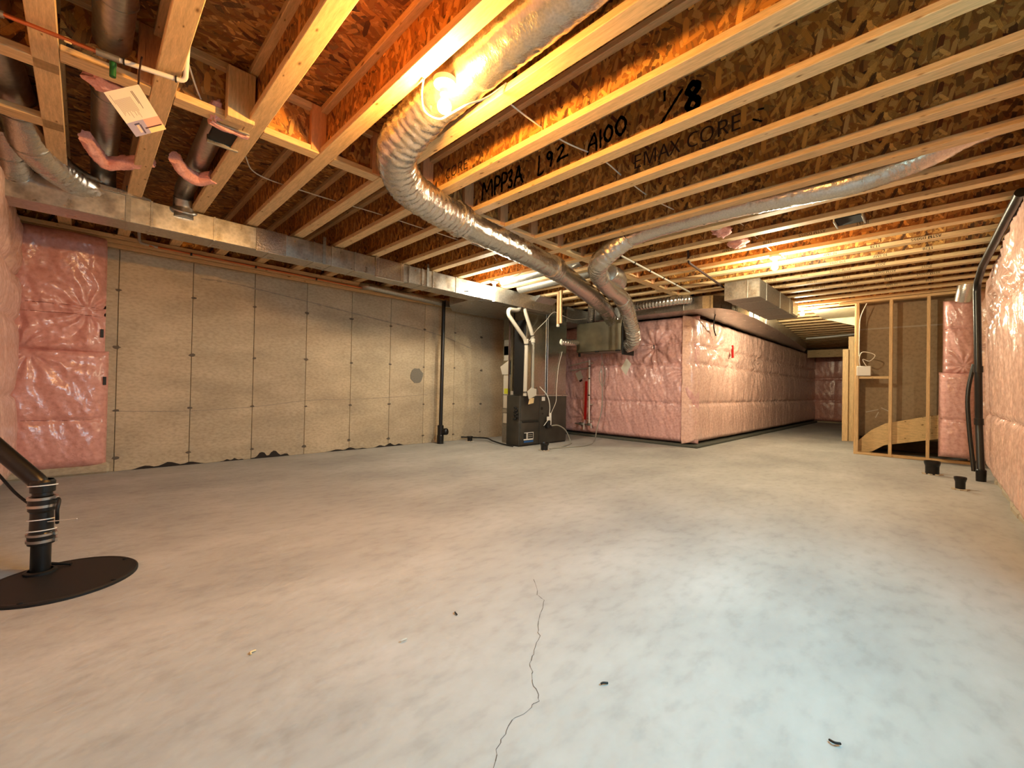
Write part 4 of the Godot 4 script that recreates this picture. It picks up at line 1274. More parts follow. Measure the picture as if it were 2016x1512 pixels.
	# black drain along the right wall
	t = thing("drain_pipe", "long black drain pipe along the right wall that drops to the floor", "pipe", Vector3(0.35, 0, -6.85))
	b = Mb.new()
	b.tube(bent([Vector3(0.405, 2.33, -4.55), Vector3(0.385, 2.31, -4.95), Vector3(0.33, 2.275, -6.6), Vector3(0.31, 2.16, -7.02), Vector3(0.325, 1.2, -6.98), Vector3(0.335, 0.62, -7.02), Vector3(0.345, 0.10, -6.86)], 0.10, 8), 0.032, 18)
	part("pipe_run", b, M.abs, t)
	b = Mb.new()
	b.lathe(Vector3(0.346, 0, -6.85), [Vector2(0.040, 0), Vector2(0.042, 0.12), Vector2(0.034, 0.13)], 20)
	part("floor_hub", b, M.abs, t)
	for q in [[Vector3(0.325, 1.18, -6.98), Vector3(0, 1, 0)], [Vector3(0.335, 0.60, -7.01), Vector3(0, 1, 0)]]:
		part("coupling", ring(q[0], facing(q[1]), 0.03, 0.039, 0.07, 20), M.abs, t)
	pipe("black_hose", [Vector3(0.33, 1.32, -7.9), Vector3(0.27, 0.95, -7.85), Vector3(0.29, 0.5, -7.80), Vector3(0.33, 0.0, -7.70)], 0.022, M.abs, "wavy black tube behind the drain pipe, beside the narrow pink roll", "pipe", 0.2)
	# copper and white plastic line at the upper left, below the joists
	t = thing("water_line", "copper water line joined to white plastic pipe, running across the left joists", "pipe", Vector3(-2.59, 2.33, 0.0))
	b = Mb.new()
	b.tube(PackedVector3Array([Vector3(-2.62, 2.335, 0.60), Vector3(-2.60, 2.335, -0.03)]), 0.0085, 12)
	part("copper_pipe", b, M.copper, t)
	b = Mb.new()
	b.tube(PackedVector3Array([Vector3(-2.602, 2.335, -0.01), Vector3(-2.595, 2.335, -0.085)]), 0.014, 14)
	part("soldered_tee", b, M.galv_dull, t)
	b = Mb.new()
	b.tube(PackedVector3Array([Vector3(-2.615, 2.335, 0.30), Vector3(-2.613, 2.335, 0.25)]), 0.013, 14)
	part("soldered_coupling", b, M.galv_dull, t)
	b = Mb.new()
	b.tube(bent([Vector3(-2.597, 2.335, -0.08), Vector3(-2.55, 2.335, -0.315), Vector3(-2.43, 2.45, -0.305), Vector3(-1.9, 2.50, -0.315)], 0.03), 0.0105, 12)
	part("white_pipe", b, M.white, t)
	for q in [Vector3(-2.593, 2.335, -0.10), Vector3(-2.558, 2.335, -0.28)]:
		clip(t, q, Vector3(0.2, 0, -1), 0.011, M.rubber, 0.006)
	b = Mb.new()
	b.box(Vector3(-2.606, 2.335, 0.075), Vector3(0.012, 0.022, 0.024), Basis(), 0.003)
	part("clip", b, M.wood_flat, t)
	b = Mb.new()
	b.lathe(Vector3(-2.62, 2.262, -0.065), [Vector2(0.0, 0), Vector2(0.0115, 0.0), Vector2(0.0115, 0.045), Vector2(0.0125, 0.05), Vector2(0.0125, 0.064), Vector2(0, 0.064)], 16)
	part("green_cap", b, M.green, t, "green plastic stub with a white mouth")
	# copper line on the concrete wall
	t = thing("copper_line", "copper pipe clipped along the sill on top of the concrete wall", "pipe", Vector3(-5.75, 2.27, -1.5))
	b = Mb.new()
	b.tube(PackedVector3Array([Vector3(-5.75, 2.30, -0.45), Vector3(-5.75, 2.275, -2.9)]), 0.0105, 12)
	part("pipe_run", b, M.copper, t)
	b = Mb.new()
	b.tube(bent([Vector3(-5.76, 2.60, -0.36), Vector3(-5.755, 2.31, -0.375), Vector3(-5.75, 2.300, -0.52)], 0.03), 0.013, 12)
	part("white_drop", b, M.pvc, t)
	for z in [-0.80, -1.42, -2.12]:
		clip(t, Vector3(-5.75, 2.297 - (-z - 0.45) * 0.0102, z), Vector3(0, 0, 1), 0.0115, M.rubber, 0.018)
	# vent pipes of the furnace
	t = thing("vent_pipe", "white plastic vent pipe that slants down to the left corner of the furnace", "pipe", Vector3(-4.5, 0.78, -4.83))
	b = Mb.new()
	b.tube(bent([Vector3(-4.52, 2.42, -4.66), Vector3(-4.51, 2.16, -4.68), Vector3(-4.50, 2.085, -4.62), Vector3(-4.48, 2.07, -4.40), Vector3(-4.50, 1.99, -4.42), Vector3(-4.50, 1.665, -4.79), Vector3(-4.50, 1.56, -4.825), Vector3(-4.52, 0.79, -4.83)], 0.05, 6), 0.030, 18)
	part("pipe_run", b, M.pvc, t)
	for q in [[Vector3(-4.50, 1.585, -4.82), Vector3(0, 1, 0)], [Vector3(-4.519, 0.85, -4.83), Vector3(0, 1, 0)]]:
		clip(t, q[0], q[1], 0.031, M.rubber, 0.012)
	part("coupling", ring(Vector3(-4.50, 1.60, -4.822), Basis(), 0.029, 0.035, 0.07, 18), M.pvc, t)
	t = thing("vent_pipe", "greyer plastic vent pipe just right of the white one, dropping to the furnace top", "pipe", Vector3(-4.5, 0.78, -5.0))
	b = Mb.new()
	b.tube(bent([Vector3(-4.50, 2.44, -4.755), Vector3(-4.50, 2.12, -4.765), Vector3(-4.50, 1.80, -4.93), Vector3(-4.51, 1.72, -4.975)], 0.04, 6), 0.030, 18)
	part("pipe_run", b, M.pvc, t)
	b = Mb.new()
	b.tube(PackedVector3Array([Vector3(-4.51, 1.73, -4.97), Vector3(-4.515, 1.65, -4.985), Vector3(-4.52, 0.79, -5.0)]), 0.028, 18)
	part("lower_run", b, M.pvc_grey, t)
	part("coupling", ring(Vector3(-4.512, 1.63, -4.985), Basis(), 0.028, 0.035, 0.06, 18), M.pvc, t)
	clip(t, Vector3(-4.51, 1.74, -4.965), Vector3(0, 1, 0.3), 0.031, M.rubber, 0.010)
	clip(t, Vector3(-4.52, 0.90, -5.0), Vector3(0, 1, 0), 0.030, M.rubber, 0.018)
	pipe("gas_line", [Vector3(-4.93, 2.30, -4.88), Vector3(-4.93, 0.56, -4.88), Vector3(-4.84, 0.56, -4.87)], 0.013, M.print, "thin dark gas pipe down the papered side of the furnace plenum", "pipe", 0.01)
	t = thing("instruction_tag", "folded white and tan instruction cards hung on the furnace's vent pipes", "tag", Vector3(-4.47, 0.7, -4.93))
	b = Mb.new()
	b.prism(PackedVector2Array([Vector2(4.83, 0.86), Vector2(4.87, 0.74), Vector2(5.04, 0.80), Vector2(5.04, 0.90), Vector2(4.92, 0.92)]), 0.006, Transform3D(Basis(Vector3(0, 0, -1), Vector3.UP, Vector3(1, 0, 0)), Vector3(-4.475, 0, 0)))
	part("white_card", b, M.paper, t)
	b = Mb.new()
	b.prism(PackedVector2Array([Vector2(4.87, 0.66), Vector2(4.99, 0.68), Vector2(5.0, 0.76), Vector2(4.90, 0.755)]), 0.006, Transform3D(Basis(Vector3(0, 0, -1), Vector3.UP, Vector3(1, 0, 0)), Vector3(-4.485, 0, 0)))
	part("tan_card", b, M.wood_flat, t)
	# cables and tubes at the furnace
	pipe("power_cord", [Vector3(-4.56, 0.94, -5.22), Vector3(-4.50, 0.80, -5.36), Vector3(-4.50, 0.62, -5.42), Vector3(-4.53, 0.47, -5.44)], 0.007, M.white, "white cable drooping from the plenum to the black box on the furnace front", "cable", 0.1)
	pipe("thermostat_wire", [Vector3(-4.57, 1.55, -5.80), Vector3(-4.57, 1.28, -5.70), Vector3(-4.57, 0.85, -5.66), Vector3(-4.53, 0.70, -5.62), Vector3(-4.53, 0.48, -5.47)], 0.004, M.cable, "thin wire down the face of the return drop to the furnace", "cable", 0.1)
	t = thing("condensate_pump", "black condensate fitting with a white connector on the front of the furnace", "fitting", Vector3(-4.53, 0.26, -5.42))
	b = Mb.new()
	b.box(Vector3(-4.535, 0.345, -5.42), Vector3(0.06, 0.09, 0.07), Basis(), 0.012)
	part("black_neck", b, M.rubber, t)
	b = Mb.new()
	b.box(Vector3(-4.53, 0.285, -5.43), Vector3(0.07, 0.05, 0.12), Basis(), 0.014)
	part("black_body", b, M.rubber, t)
	b = Mb.new()
	b.box(Vector3(-4.52, 0.41, -5.455), Vector3(0.03, 0.20, 0.035), Basis(), 0.006)
	part("connector", b, M.white, t)
	b = Mb.new()
	b.box(Vector3(-4.515, 0.42, -5.40), Vector3(0.03, 0.06, 0.06), Basis(), 0.006)
	part("connector", b, M.white, t)
	b = Mb.new()
	b.tube(smooth([Vector3(-4.51, 0.40, -5.38), Vector3(-4.50, 0.36, -5.33), Vector3(-4.50, 0.31, -5.27)], 0.02), 0.005, 8)
	part("short_lead", b, M.white, t)
	b = Mb.new()
	b.tube(smooth([Vector3(-4.50, 0.30, -5.46), Vector3(-4.46, 0.30, -5.60), Vector3(-4.44, 0.20, -5.78), Vector3(-4.40, 0.012, -5.86), Vector3(-4.28, 0.012, -5.70), Vector3(-4.14, 0.012, -5.30), Vector3(-4.10, 0.012, -4.95)], 0.03), 0.010, 10)
	solo("drain_tube", b, M.pvc_grey, "grey drain tube looping off the furnace front onto the floor", "tube")
	b = Mb.new()
	b.tube(smooth([Vector3(-4.46, 1.30, -6.86), Vector3(-4.42, 0.6, -6.83), Vector3(-4.46, 0.20, -6.74), Vector3(-4.25, 0.01, -6.35), Vector3(-4.0, 0.01, -5.8), Vector3(-4.02, 0.01, -5.4), Vector3(-4.12, 0.01, -5.05)], 0.03), 0.009, 10)
	solo("drain_tube", b, M.pvc_grey, "thin grey tube hanging down the pink wall and crossing the floor", "tube")
	b = Mb.new()
	b.tube(smooth([Vector3(-5.72, 0.06, -4.55), Vector3(-5.6, 0.05, -4.75), Vector3(-5.4, 0.05, -4.85), Vector3(-5.12, 0.04, -4.73), Vector3(-4.85, 0.02, -4.70), Vector3(-4.62, 0.015, -4.69)], 0.03), 0.012, 10)
	solo("black_hose", b, M.rubber, "dark hose lying along the foot of the furnace's left side", "tube")
	# water manifold on the pink wall
	t = thing("water_riser", "white water riser with black clips and small valves on the pink wall", "pipe", Vector3(-4.75, 0.2, -6.88))
	b = Mb.new()
	b.tube(PackedVector3Array([Vector3(-4.74, 1.48, -6.86), Vector3(-4.72, 0.26, -6.86)]), 0.014, 12)
	part("white_pipe", b, M.white, t)
	b = Mb.new()
	b.tube(bent([Vector3(-5.2, 1.38, -6.88), Vector3(-4.75, 1.46, -6.88)], 0.02), 0.009, 10)
	part("feed_line", b, M.pvc, t)
	b = Mb.new()
	b.tube(bent([Vector3(-5.2, 1.28, -6.88), Vector3(-4.75, 1.33, -6.88)], 0.02), 0.009, 10)
	part("feed_line", b, M.pvc, t)
	for y in [1.42, 0.62, 0.30]:
		b = Mb.new()
		b.box(Vector3(-4.73, y, -6.93), Vector3(0.03, 0.018, 0.13), Basis(), 0.003)
		part("wall_strap", b, M.pvc, t)
	for y in [1.36, 1.12, 0.80]:
		clip(t, Vector3(-4.735, y, -6.86), Vector3(0, 1, 0), 0.016, M.rubber, 0.02)
	b = Mb.new()
	b.box(Vector3(-4.90, 0.24, -6.86), Vector3(0.10, 0.06, 0.06), Basis(), 0.014)
	part("valve", b, M.galv_dull, t)
	b = Mb.new()
	b.box(Vector3(-4.72, 0.24, -6.86), Vector3(0.08, 0.05, 0.05), Basis(), 0.012)
	part("valve", b, M.galv_dull, t)
	b = Mb.new()
	b.tube(PackedVector3Array([Vector3(-5.05, 0.24, -6.86), Vector3(-4.66, 0.235, -6.86)]), 0.012, 10)
	part("valve_pipe", b, M.galv_dull, t)
	b = Mb.new()
	b.box(Vector3(-4.83, 0.20, -6.84), Vector3(0.025, 0.13, 0.01), Basis(), 0.003)
	part("valve_lever", b, M.white, t)
	b = Mb.new()
	b.box(Vector3(-4.66, 0.22, -6.84), Vector3(0.015, 0.10, 0.015), Basis(), 0.003)
	part("valve_lever", b, M.white, t)
	b = Mb.new()
	b.box(Vector3(-4.80, 0.70, -6.85), Vector3(0.055, 0.74, 0.008), Basis(Vector3.BACK, -0.02), 0.003)
	solo("red_tag", b, M.red, "long red warning tag hanging beside the white water riser", "tag")
	# plastic and dark pipes under the far joists
	t = thing("plastic_line", "white plastic pipe with black clips crossing under the joists toward the pink corner", "pipe", Vector3(-2.45, 2.34, -5))
	b = Mb.new()
	b.tube(bent([Vector3(-2.30, 2.42, -3.90), Vector3(-2.40, 2.345, -4.02), Vector3(-2.52, 2.335, -6.1)], 0.03), 0.011, 10)
	part("pipe_run", b, M.pvc, t)
	for k in range(7, 11):
		var z := zk(k) + 0.02
		if z < -4.1:
			clip(t, Vector3(-2.40 - (-z - 4.02) * 0.058, 2.342, z), Vector3(0.06, 0, 1), 0.012, M.rubber, 0.018)
	pipe("dark_line", [Vector3(-1.93, 2.44, -4.62), Vector3(-1.97, 2.345, -4.74), Vector3(-2.06, 2.33, -6.1)], 0.013, M.print, "dark pipe crossing under the joists beside the wide duct's end", "pipe", 0.04)
	pipe("white_line", [Vector3(-2.35, 2.31, -12.9), Vector3(-1.9, 2.31, -12.8), Vector3(-0.95, 2.335, -12.6)], 0.022, M.white, "bright white pipe running across the far corridor ceiling", "pipe", 0.1)
	# white cables through the joist webs
	b = Mb.new()
	b.tube(smooth([Vector3(-1.62, 2.47, -1.40), Vector3(-1.66, 2.455, -1.62), Vector3(-1.66, 2.45, -2.06), Vector3(-1.60, 2.45, -2.40), Vector3(-1.62, 2.45, -2.75), Vector3(-1.63, 2.45, -3.2), Vector3(-1.57, 2.44, -3.62), Vector3(-1.50, 2.38, -3.90), Vector3(-1.40, 2.37, -4.0), Vector3(-1.30, 2.46, -4.15), Vector3(-1.28, 2.45, -4.7), Vector3(-1.24, 2.40, -5.1)], 0.03), 0.0045, 8)
	solo("cable", b, M.cable, "white cable threaded through the joist webs right of the nearest bulb", "cable")
	b = Mb.new()
	b.tube(smooth([Vector3(-2.50, 2.44, -0.305), Vector3(-2.78, 2.43, -0.40), Vector3(-2.90, 2.40, -0.48), Vector3(-2.90, 2.395, -0.62), Vector3(-3.35, 2.45, -0.75), Vector3(-3.60, 2.46, -0.90), Vector3(-3.60, 2.45, -1.3), Vector3(-3.57, 2.45, -1.8), Vector3(-3.50, 2.42, -2.2), Vector3(-3.45, 2.40, -2.55), Vector3(-3.6, 2.45, -3.2), Vector3(-4.0, 2.43, -3.8)], 0.03), 0.0045, 8)
	solo("cable", b, M.cable, "white cable sagging across the dark left joist bays", "cable")
	b = Mb.new()
	b.tube(smooth([Vector3(-1.72, 2.352, -1.10), Vector3(-1.78, 2.32, -1.13), Vector3(-1.81, 2.27, -1.17), Vector3(-1.76, 2.235, -1.22), Vector3(-1.68, 2.235, -1.235), Vector3(-1.60, 2.25, -1.26), Vector3(-1.56, 2.32, -1.36), Vector3(-1.50, 2.395, -1.428)], 0.015), 0.0045, 8)
	solo("cable", b, M.cable, "white cable looping round the bulb nearest the camera", "cable")
	b = Mb.new()
	b.tube(smooth([Vector3(-4.20, 2.38, -3.92), Vector3(-3.98, 2.36, -3.86), Vector3(-3.80, 2.33, -3.84), Vector3(-3.72, 2.36, -3.86), Vector3(-3.70, 2.42, -3.90)], 0.02), 0.0045, 8)
	solo("cable", b, M.cable, "curly white cable ends hanging near the bulb by the trunk duct", "cable")
	b = Mb.new()
	b.tube(smooth([Vector3(-4.56, 1.66, -4.96), Vector3(-4.53, 1.82, -5.06), Vector3(-4.50, 2.0, -5.26), Vector3(-4.44, 2.16, -5.40), Vector3(-4.40, 2.12, -5.62), Vector3(-4.42, 2.10, -5.9), Vector3(-4.4, 2.16, -6.25)], 0.03), 0.004, 8)
	solo("cable", b, M.cable, "pale wire arching from the vent pipes past the plenum top toward the ventilator", "cable")
	t = thing("hanging_strap", "dark strap hanging from the return duct down the side of the boxed corner", "strap", Vector3(-2.6, 1.85, -7.5))
	b = Mb.new()
	b.tube(smooth([Vector3(-2.42, 2.36, -7.02), Vector3(-2.55, 2.17, -7.20), Vector3(-2.66, 2.0, -7.45), Vector3(-2.70, 1.88, -7.66)], 0.03), 0.010, 8)
	part("strap", b, M.rubber, t)
	b = Mb.new()
	b.box(Vector3(-2.745, 1.68, -8.66), Vector3(0.03, 0.24, 0.05), Basis(Vector3.RIGHT, 0.1), 0.004)
	solo("red_tag", b, M.red, "short red strip stuck on the corridor side of the pink boxed corner", "tag")


# ------------------------------------------------------------------ stud partition and stairs
func build_partition() -> void:
	var w := setting("wall_partition", Vector3(-0.4, 0, -8.42))
	slab("bottom_plate", Vector3(-0.90, 0, -8.47), Vector3(0.35, 0.038, -8.38), M.wood_x, w, 0.003)
	slab("top_plate", Vector3(-1.10, 2.318, -8.47), Vector3(0.50, 2.356, -8.38), M.wood_x, w, 0.003)
	for x in [-0.868, -0.483, -0.085]:
		slab("stud", Vector3(x - 0.019, 0.038, -8.47), Vector3(x + 0.019, 2.318, -8.38), M.wood_y, w, 0.003)
	slab("stud", Vector3(-0.905, 0.0, -8.47), Vector3(-0.888, 2.318, -8.40), M.wood_y, w, 0.003)
	slab("crosspiece", Vector3(-0.848, 1.155, -8.47), Vector3(-0.503, 1.193, -8.40), M.wood_x, w, 0.003)
	var d := setting("wall_stair", Vector3(-0.3, 0, -8.8))
	slab("drywall_sheet", Vector3(-0.88, 0.25, -8.80), Vector3(0.56, 1.955, -8.785), M.gyp, d, 0.002)
	slab("drywall_sheet", Vector3(-0.88, 1.962, -8.80), Vector3(0.56, 2.36, -8.785), M.gyp, d, 0.002)
	slab("joint_tape", Vector3(-0.88, 1.944, -8.786), Vector3(0.56, 1.966, -8.782), M.mud, d)
	slab("drywall_sheet", Vector3(-0.895, 0.0, -10.6), Vector3(-0.88, 2.36, -8.49), M.gyp, d, 0.002)
	slab("end_sheet", Vector3(-0.88, 0.0, -9.6), Vector3(0.56, 0.4, -9.58), M.gyp, d, 0.002)
	rng.seed = 61
	for q in [[-0.72, 0.66, 0.16, 0.3], [-0.55, 0.68, 0.14, -0.5], [-0.66, 0.60, 0.10, 1.2]]:
		var sc := Mb.new()
		sc.box(Vector3(q[0], q[1], -8.783), Vector3(q[2], 0.012, 0.003), Basis(Vector3.BACK, q[3]), 0.001)
		part("scrape", sc, M.paper, d, "pale scrape in the paper face")
	for q in [[-1.27, -10.55, 1.80, "wood_y"], [-1.19, -10.62, 2.05, "wood_y"]]:
		slab("jack_stud", Vector3(q[0] - 0.045, 0.0, q[1] - 0.02), Vector3(q[0] + 0.045, q[2], q[1] + 0.018), M[q[3]], setting("trim_4" if q[2] < 1.9 else "trim_5", Vector3(q[0], 0, q[1])), 0.003)
	slab("header", Vector3(-2.72, 1.98, -15.2), Vector3(-0.6, 2.2, -15.12), M.wood_x, setting("trim_6", Vector3(-1.7, 1.98, -15.16)), 0.003)
	slab("soffit_sheet", Vector3(-1.50, 2.30, -9.70), Vector3(-0.90, 2.315, -8.62), M.gyp_light, d, 0.002)
	var sf := Mb.new()
	sf.prism(PackedVector2Array([Vector2(-1.48, 2.30), Vector2(-0.92, 2.30), Vector2(-0.92, 2.10)]), 0.015, Transform3D(Basis(), Vector3(0, 0, -9.72)))
	part("soffit_drop", sf, M.gyp_light, d)
	# stair stringer behind the studs
	var m := Mb.new()
	m.prism(PackedVector2Array([Vector2(-0.862, 0.002), Vector2(-0.79, 0.002), Vector2(-0.70, 0.04), Vector2(-0.56, 0.15), Vector2(-0.10, 0.27), Vector2(0.06, 0.31), Vector2(0.50, 0.42), Vector2(0.50, 0.76), Vector2(0.05, 0.65), Vector2(-0.11, 0.61), Vector2(-0.55, 0.48), Vector2(-0.71, 0.37), Vector2(-0.862, 0.20)]), 0.038, Transform3D(Basis(), Vector3(0, 0, -8.64)))
	solo("stair_stringer", m, M.wood_flat, "pale plank stair stringer rising to the right behind the bare studs", "stringer")
	var t := thing("electrical_box", "white electrical box with a curl of cable on the leftmost stud", "electrical box", Vector3(-0.79, 1.19, -8.36))
	var b := Mb.new()
	b.span(Vector3(-0.87, 1.20, -8.40), Vector3(-0.705, 1.345, -8.35), 0.005)
	part("box", b, M.white, t)
	b = Mb.new()
	b.tube(smooth([Vector3(-0.83, 1.34, -8.37), Vector3(-0.84, 1.46, -8.36), Vector3(-0.80, 1.56, -8.36), Vector3(-0.66, 1.51, -8.36), Vector3(-0.72, 1.42, -8.36), Vector3(-0.80, 1.45, -8.36), Vector3(-0.76, 1.35, -8.37)], 0.02), 0.0055, 8)
	part("cable_curl", b, M.cable, t)
	b = Mb.new()
	b.tube(smooth([Vector3(-0.845, 1.5, -8.37), Vector3(-0.842, 1.9, -8.37), Vector3(-0.83, 2.1, -8.37), Vector3(-0.76, 2.30, -8.37)], 0.03), 0.006, 8)
	part("feed_cable", b, M.cable, t)


# ------------------------------------------------------------------ small things
func tuft(c: Vector3, size: Vector3, sd: int) -> Mb:   # a torn lump of glass wool
	var f := noise(FastNoiseLite.TYPE_SIMPLEX_SMOOTH, 1.0, sd, 4)
	var pts := PackedVector3Array()
	var rows := 18
	var cols := 26
	for r in rows:
		for k in cols:
			var a := TAU * k / cols
			var e := PI * (float(r) / (rows - 1) - 0.5)
			var d := Vector3(cos(e) * cos(a), sin(e), -cos(e) * sin(a))
			var q := 1.0 + 0.55 * f.get_noise_3dv(d * 1.3) + 0.25 * f.get_noise_3dv(d * 4.0)
			pts.append(c + d * size / 2 * q)
	var m := Mb.new()
	m.sheet(rows, cols, pts, true)
	return m


func band(pts: Array, h: float, depth: float, sd: int) -> Mb:   # a sagging strip of glass wool
	var f := noise(FastNoiseLite.TYPE_SIMPLEX_SMOOTH, 1.0, sd, 4)
	var m := Mb.new()
	var rad := func(s: float, an: float) -> float:
		var w := 1.0 + 0.45 * f.get_noise_3d(s * 9.0, cos(an) * 1.5, sin(an) * 1.5)
		return w * sqrt(pow(cos(an) * depth, 2.0) + pow(sin(an) * h, 2.0))
	m.tube(smooth(pts, 0.012), rad, 22)
	return m


func build_small() -> void:
	var b: Mb
	# torn insulation stuffed round the left ducts
	solo("insulation_scrap", band([Vector3(-3.72, 2.40, 0.02), Vector3(-3.86, 2.385, -0.02), Vector3(-3.98, 2.375, -0.08), Vector3(-3.90, 2.385, -0.18), Vector3(-3.80, 2.41, -0.30)], 0.042, 0.035, 401), M.wool, "sagging pink wool strip round the straight duct below the hanging card", "insulation")
	solo("insulation_scrap", band([Vector3(-3.62, 2.40, -0.40), Vector3(-3.74, 2.385, -0.46), Vector3(-3.80, 2.375, -0.56), Vector3(-3.72, 2.39, -0.63)], 0.044, 0.035, 402), M.wool, "sagging pink wool strip stuffed round the duct below the black register boot", "insulation")
	solo("insulation_scrap", tuft(Vector3(-2.98, 2.40, -0.05), Vector3(0.14, 0.06, 0.16), 403), M.wool, "pink wool tuft behind the short wood block at the upper left", "insulation")
	solo("insulation_scrap", tuft(Vector3(-2.83, 2.405, -0.485), Vector3(0.10, 0.11, 0.07), 404), M.wool, "upright pink wool tuft beside the orange wood block", "insulation")
	solo("insulation_scrap", band([Vector3(-2.88, 2.375, -0.47), Vector3(-2.90, 2.37, -0.56), Vector3(-2.90, 2.38, -0.66)], 0.028, 0.030, 405), M.wool, "ragged pink wool strip on top of the black register boot", "insulation")
	solo("insulation_scrap", tuft(Vector3(-1.41, 2.40, zk(6) - 0.16), Vector3(0.15, 0.10, 0.20), 406), M.wool, "mauve-pink wool tuft hanging between the middle joists, upper of the two there", "insulation")
	solo("insulation_scrap", tuft(Vector3(-1.40, 2.39, zk(7) - 0.15), Vector3(0.17, 0.10, 0.22), 407), M.wool, "pale pink wool tuft between the middle joists, lower of the two there", "insulation")
	solo("insulation_scrap", tuft(Vector3(-3.55, 2.40, -4.72), Vector3(0.16, 0.09, 0.12), 408), M.wool, "pink wool tuft above the hanging wood strips by the furnace", "insulation")
	solo("insulation_scrap", tuft(Vector3(-1.45, 2.38, -9.45), Vector3(0.25, 0.10, 0.2), 409), M.wool, "pink wool tuft under the corridor ceiling by the farthest bulb", "insulation")
	# printed card on a string
	var t := thing("instruction_card", "printed white card with a coloured photo strip, hung by a string from the white pipe", "card", Vector3(-2.50, 1.95, -0.14))
	var q := [Vector3(-2.47, 2.105, -0.035), Vector3(-2.47, 2.195, -0.143), Vector3(-2.46, 2.038, -0.240), Vector3(-2.46, 1.96, -0.140)]
	var im := Image.create(168, 256, false, Image.FORMAT_RGB8)
	im.fill(Color(0.80, 0.78, 0.73))
	rng.seed = 71
	for k in 15:
		im.fill_rect(Rect2i(118 - k * 6 - (14 if k > 1 else 0), 24 + (26 if k > 1 else 0), 3 if k < 2 else 2, rng.randi_range(70, 118)), Color(0.45, 0.43, 0.42) if k > 1 else Color(0.25, 0.23, 0.22))
	im.fill_rect(Rect2i(14, 20, 2, 52), Color(0.4, 0.4, 0.4))
	im.fill_rect(Rect2i(0, 178, 84, 78), Color(0.56, 0.55, 0.66))
	im.fill_rect(Rect2i(84, 178, 84, 48), Color(0.90, 0.60, 0.55))
	im.fill_rect(Rect2i(84, 226, 84, 30), Color(0.88, 0.76, 0.55))
	im.fill_rect(Rect2i(70, 222, 90, 7), Color(0.22, 0.10, 0.08))
	im.fill_rect(Rect2i(36, 192, 12, 50), Color(0.80, 0.70, 0.62))
	im.fill_rect(Rect2i(30, 190, 26, 9), Color(0.22, 0.22, 0.34))
	im.fill_rect(Rect2i(52, 200, 8, 50), Color(0.25, 0.22, 0.30))
	var cm := mat(Color.WHITE, 0.6)
	cm.albedo_texture = ImageTexture.create_from_image(im)
	cm.texture_repeat = false
	b = Mb.new()
	b.quad(q[3], q[2], q[1], q[0])
	part("print", b, cm, t)
	b = Mb.new()
	var off := Vector3(-0.0015, 0, 0)
	b.quad(q[0] + off, q[1] + off, q[2] + off, q[3] + off)
	for k in 4:
		b.quad(q[k], q[(k + 1) % 4], q[(k + 1) % 4] + off, q[k] + off)
	part("back", b, M.paper, t)
	b = Mb.new()
	b.tube(smooth([Vector3(-2.575, 2.38, -0.158), Vector3(-2.54, 2.30, -0.150), Vector3(-2.475, 2.185, -0.143)], 0.02), 0.0035, 6)
	part("string", b, M.print, t)
	# tags on the pink wall
	t = thing("tag", "small white tag with a dark foot hanging from the water riser", "tag", Vector3(-4.97, 1.10, -6.86))
	b = Mb.new()
	b.box(Vector3(-4.97, 1.18, -6.86), Vector3(0.13, 0.16, 0.006), Basis(Vector3.BACK, 0.45), 0.002)
	part("card", b, M.paper, t)
	b = Mb.new()
	b.box(Vector3(-4.93, 1.08, -6.858), Vector3(0.07, 0.04, 0.006), Basis(Vector3.BACK, 0.45), 0.002)
	part("foot", b, M.print, t)
	b = Mb.new()
	b.prism(PackedVector2Array([Vector2(-3.79, 1.46), Vector2(-3.70, 1.36), Vector2(-3.80, 1.17), Vector2(-3.90, 1.29)]), 0.003, Transform3D(Basis(), Vector3(0, 0, -6.60)))
	t = thing("tag", "diamond shaped white tag hanging under the ventilator's right corner", "tag", Vector3(-3.8, 1.17, -6.6))
	part("card", b, M.paper, t)
	b = Mb.new()
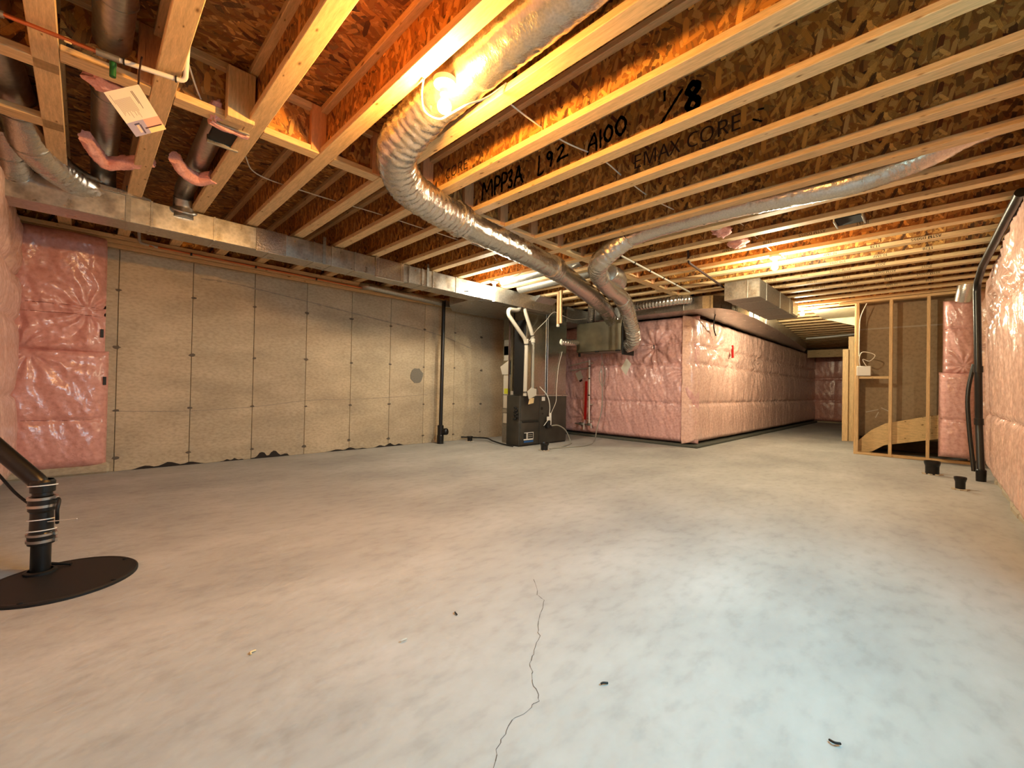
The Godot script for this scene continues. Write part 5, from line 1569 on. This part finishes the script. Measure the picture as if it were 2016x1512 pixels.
	b.tube(smooth([Vector3(-3.79, 1.455, -6.598), Vector3(-3.76, 1.52, -6.56), Vector3(-3.74, 1.58, -6.52)], 0.02), 0.002, 6)
	part("string", b, M.cable, t)
	b = Mb.new()
	b.tube(smooth([Vector3(-4.30, 1.56, -6.6), Vector3(-4.36, 1.46, -6.72), Vector3(-4.44, 1.36, -6.82), Vector3(-4.50, 1.12, -6.85), Vector3(-4.42, 0.98, -6.85), Vector3(-4.36, 1.2, -6.83), Vector3(-4.38, 1.42, -6.75)], 0.02), 0.006, 8)
	solo("loop_tube", b, M.pvc_grey, "loop of clear tube hanging below the ventilator against the pink wall", "tube")
	# wood strips hanging by the furnace
	t = thing("wood_strip", "pair of raw wood strips hanging from the joists in front of the return drop", "wood", Vector3(-4.06, 1.86, -5.0))
	for k in 2:
		b = Mb.new()
		b.box(Vector3(-4.085 + 0.05 * k, 2.13 + 0.02 * k, -5.07), Vector3(0.036, 0.50, 0.03), Basis(Vector3.BACK, 0.015 * k), 0.004)
		part("strip", b, M.wood_pink if k == 0 else M.wood_y, t)
	b = Mb.new()
	b.box(Vector3(-4.08, 1.87, -5.065), Vector3(0.045, 0.04, 0.035), Basis(), 0.012)
	part("end_clip", b, M.paper, t)
	# litter on the slab
	for k in 5:
		var c: Vector3 = [Vector3(-0.18, 0.006, -1.39), Vector3(-1.33, 0.006, -0.82), Vector3(-1.35, 0.004, -1.07), Vector3(-0.72, 0.004, -1.15), Vector3(-1.62, 0.003, -0.42)][k]
		b = Mb.new()
		var an := k * 1.3
		b.tube(smooth([c + Vector3(-0.012, 0, 0).rotated(Vector3.UP, an), c + Vector3(0, 0.003, 0.006), c + Vector3(0.012, 0, 0).rotated(Vector3.UP, an + 0.5)], 0.004), 0.003, 6)
		solo("debris", b, [M.rubber, M.paper, M.rubber, M.rubber, M.wood_flat][k], ["black curl of scrap on the slab at the lower right", "white chip of scrap on the slab left of the crack", "dark sliver on the slab farther left of the crack", "dark speck on the slab just right of the crack", "pale splinter on the slab at the lower left"][k], "debris")
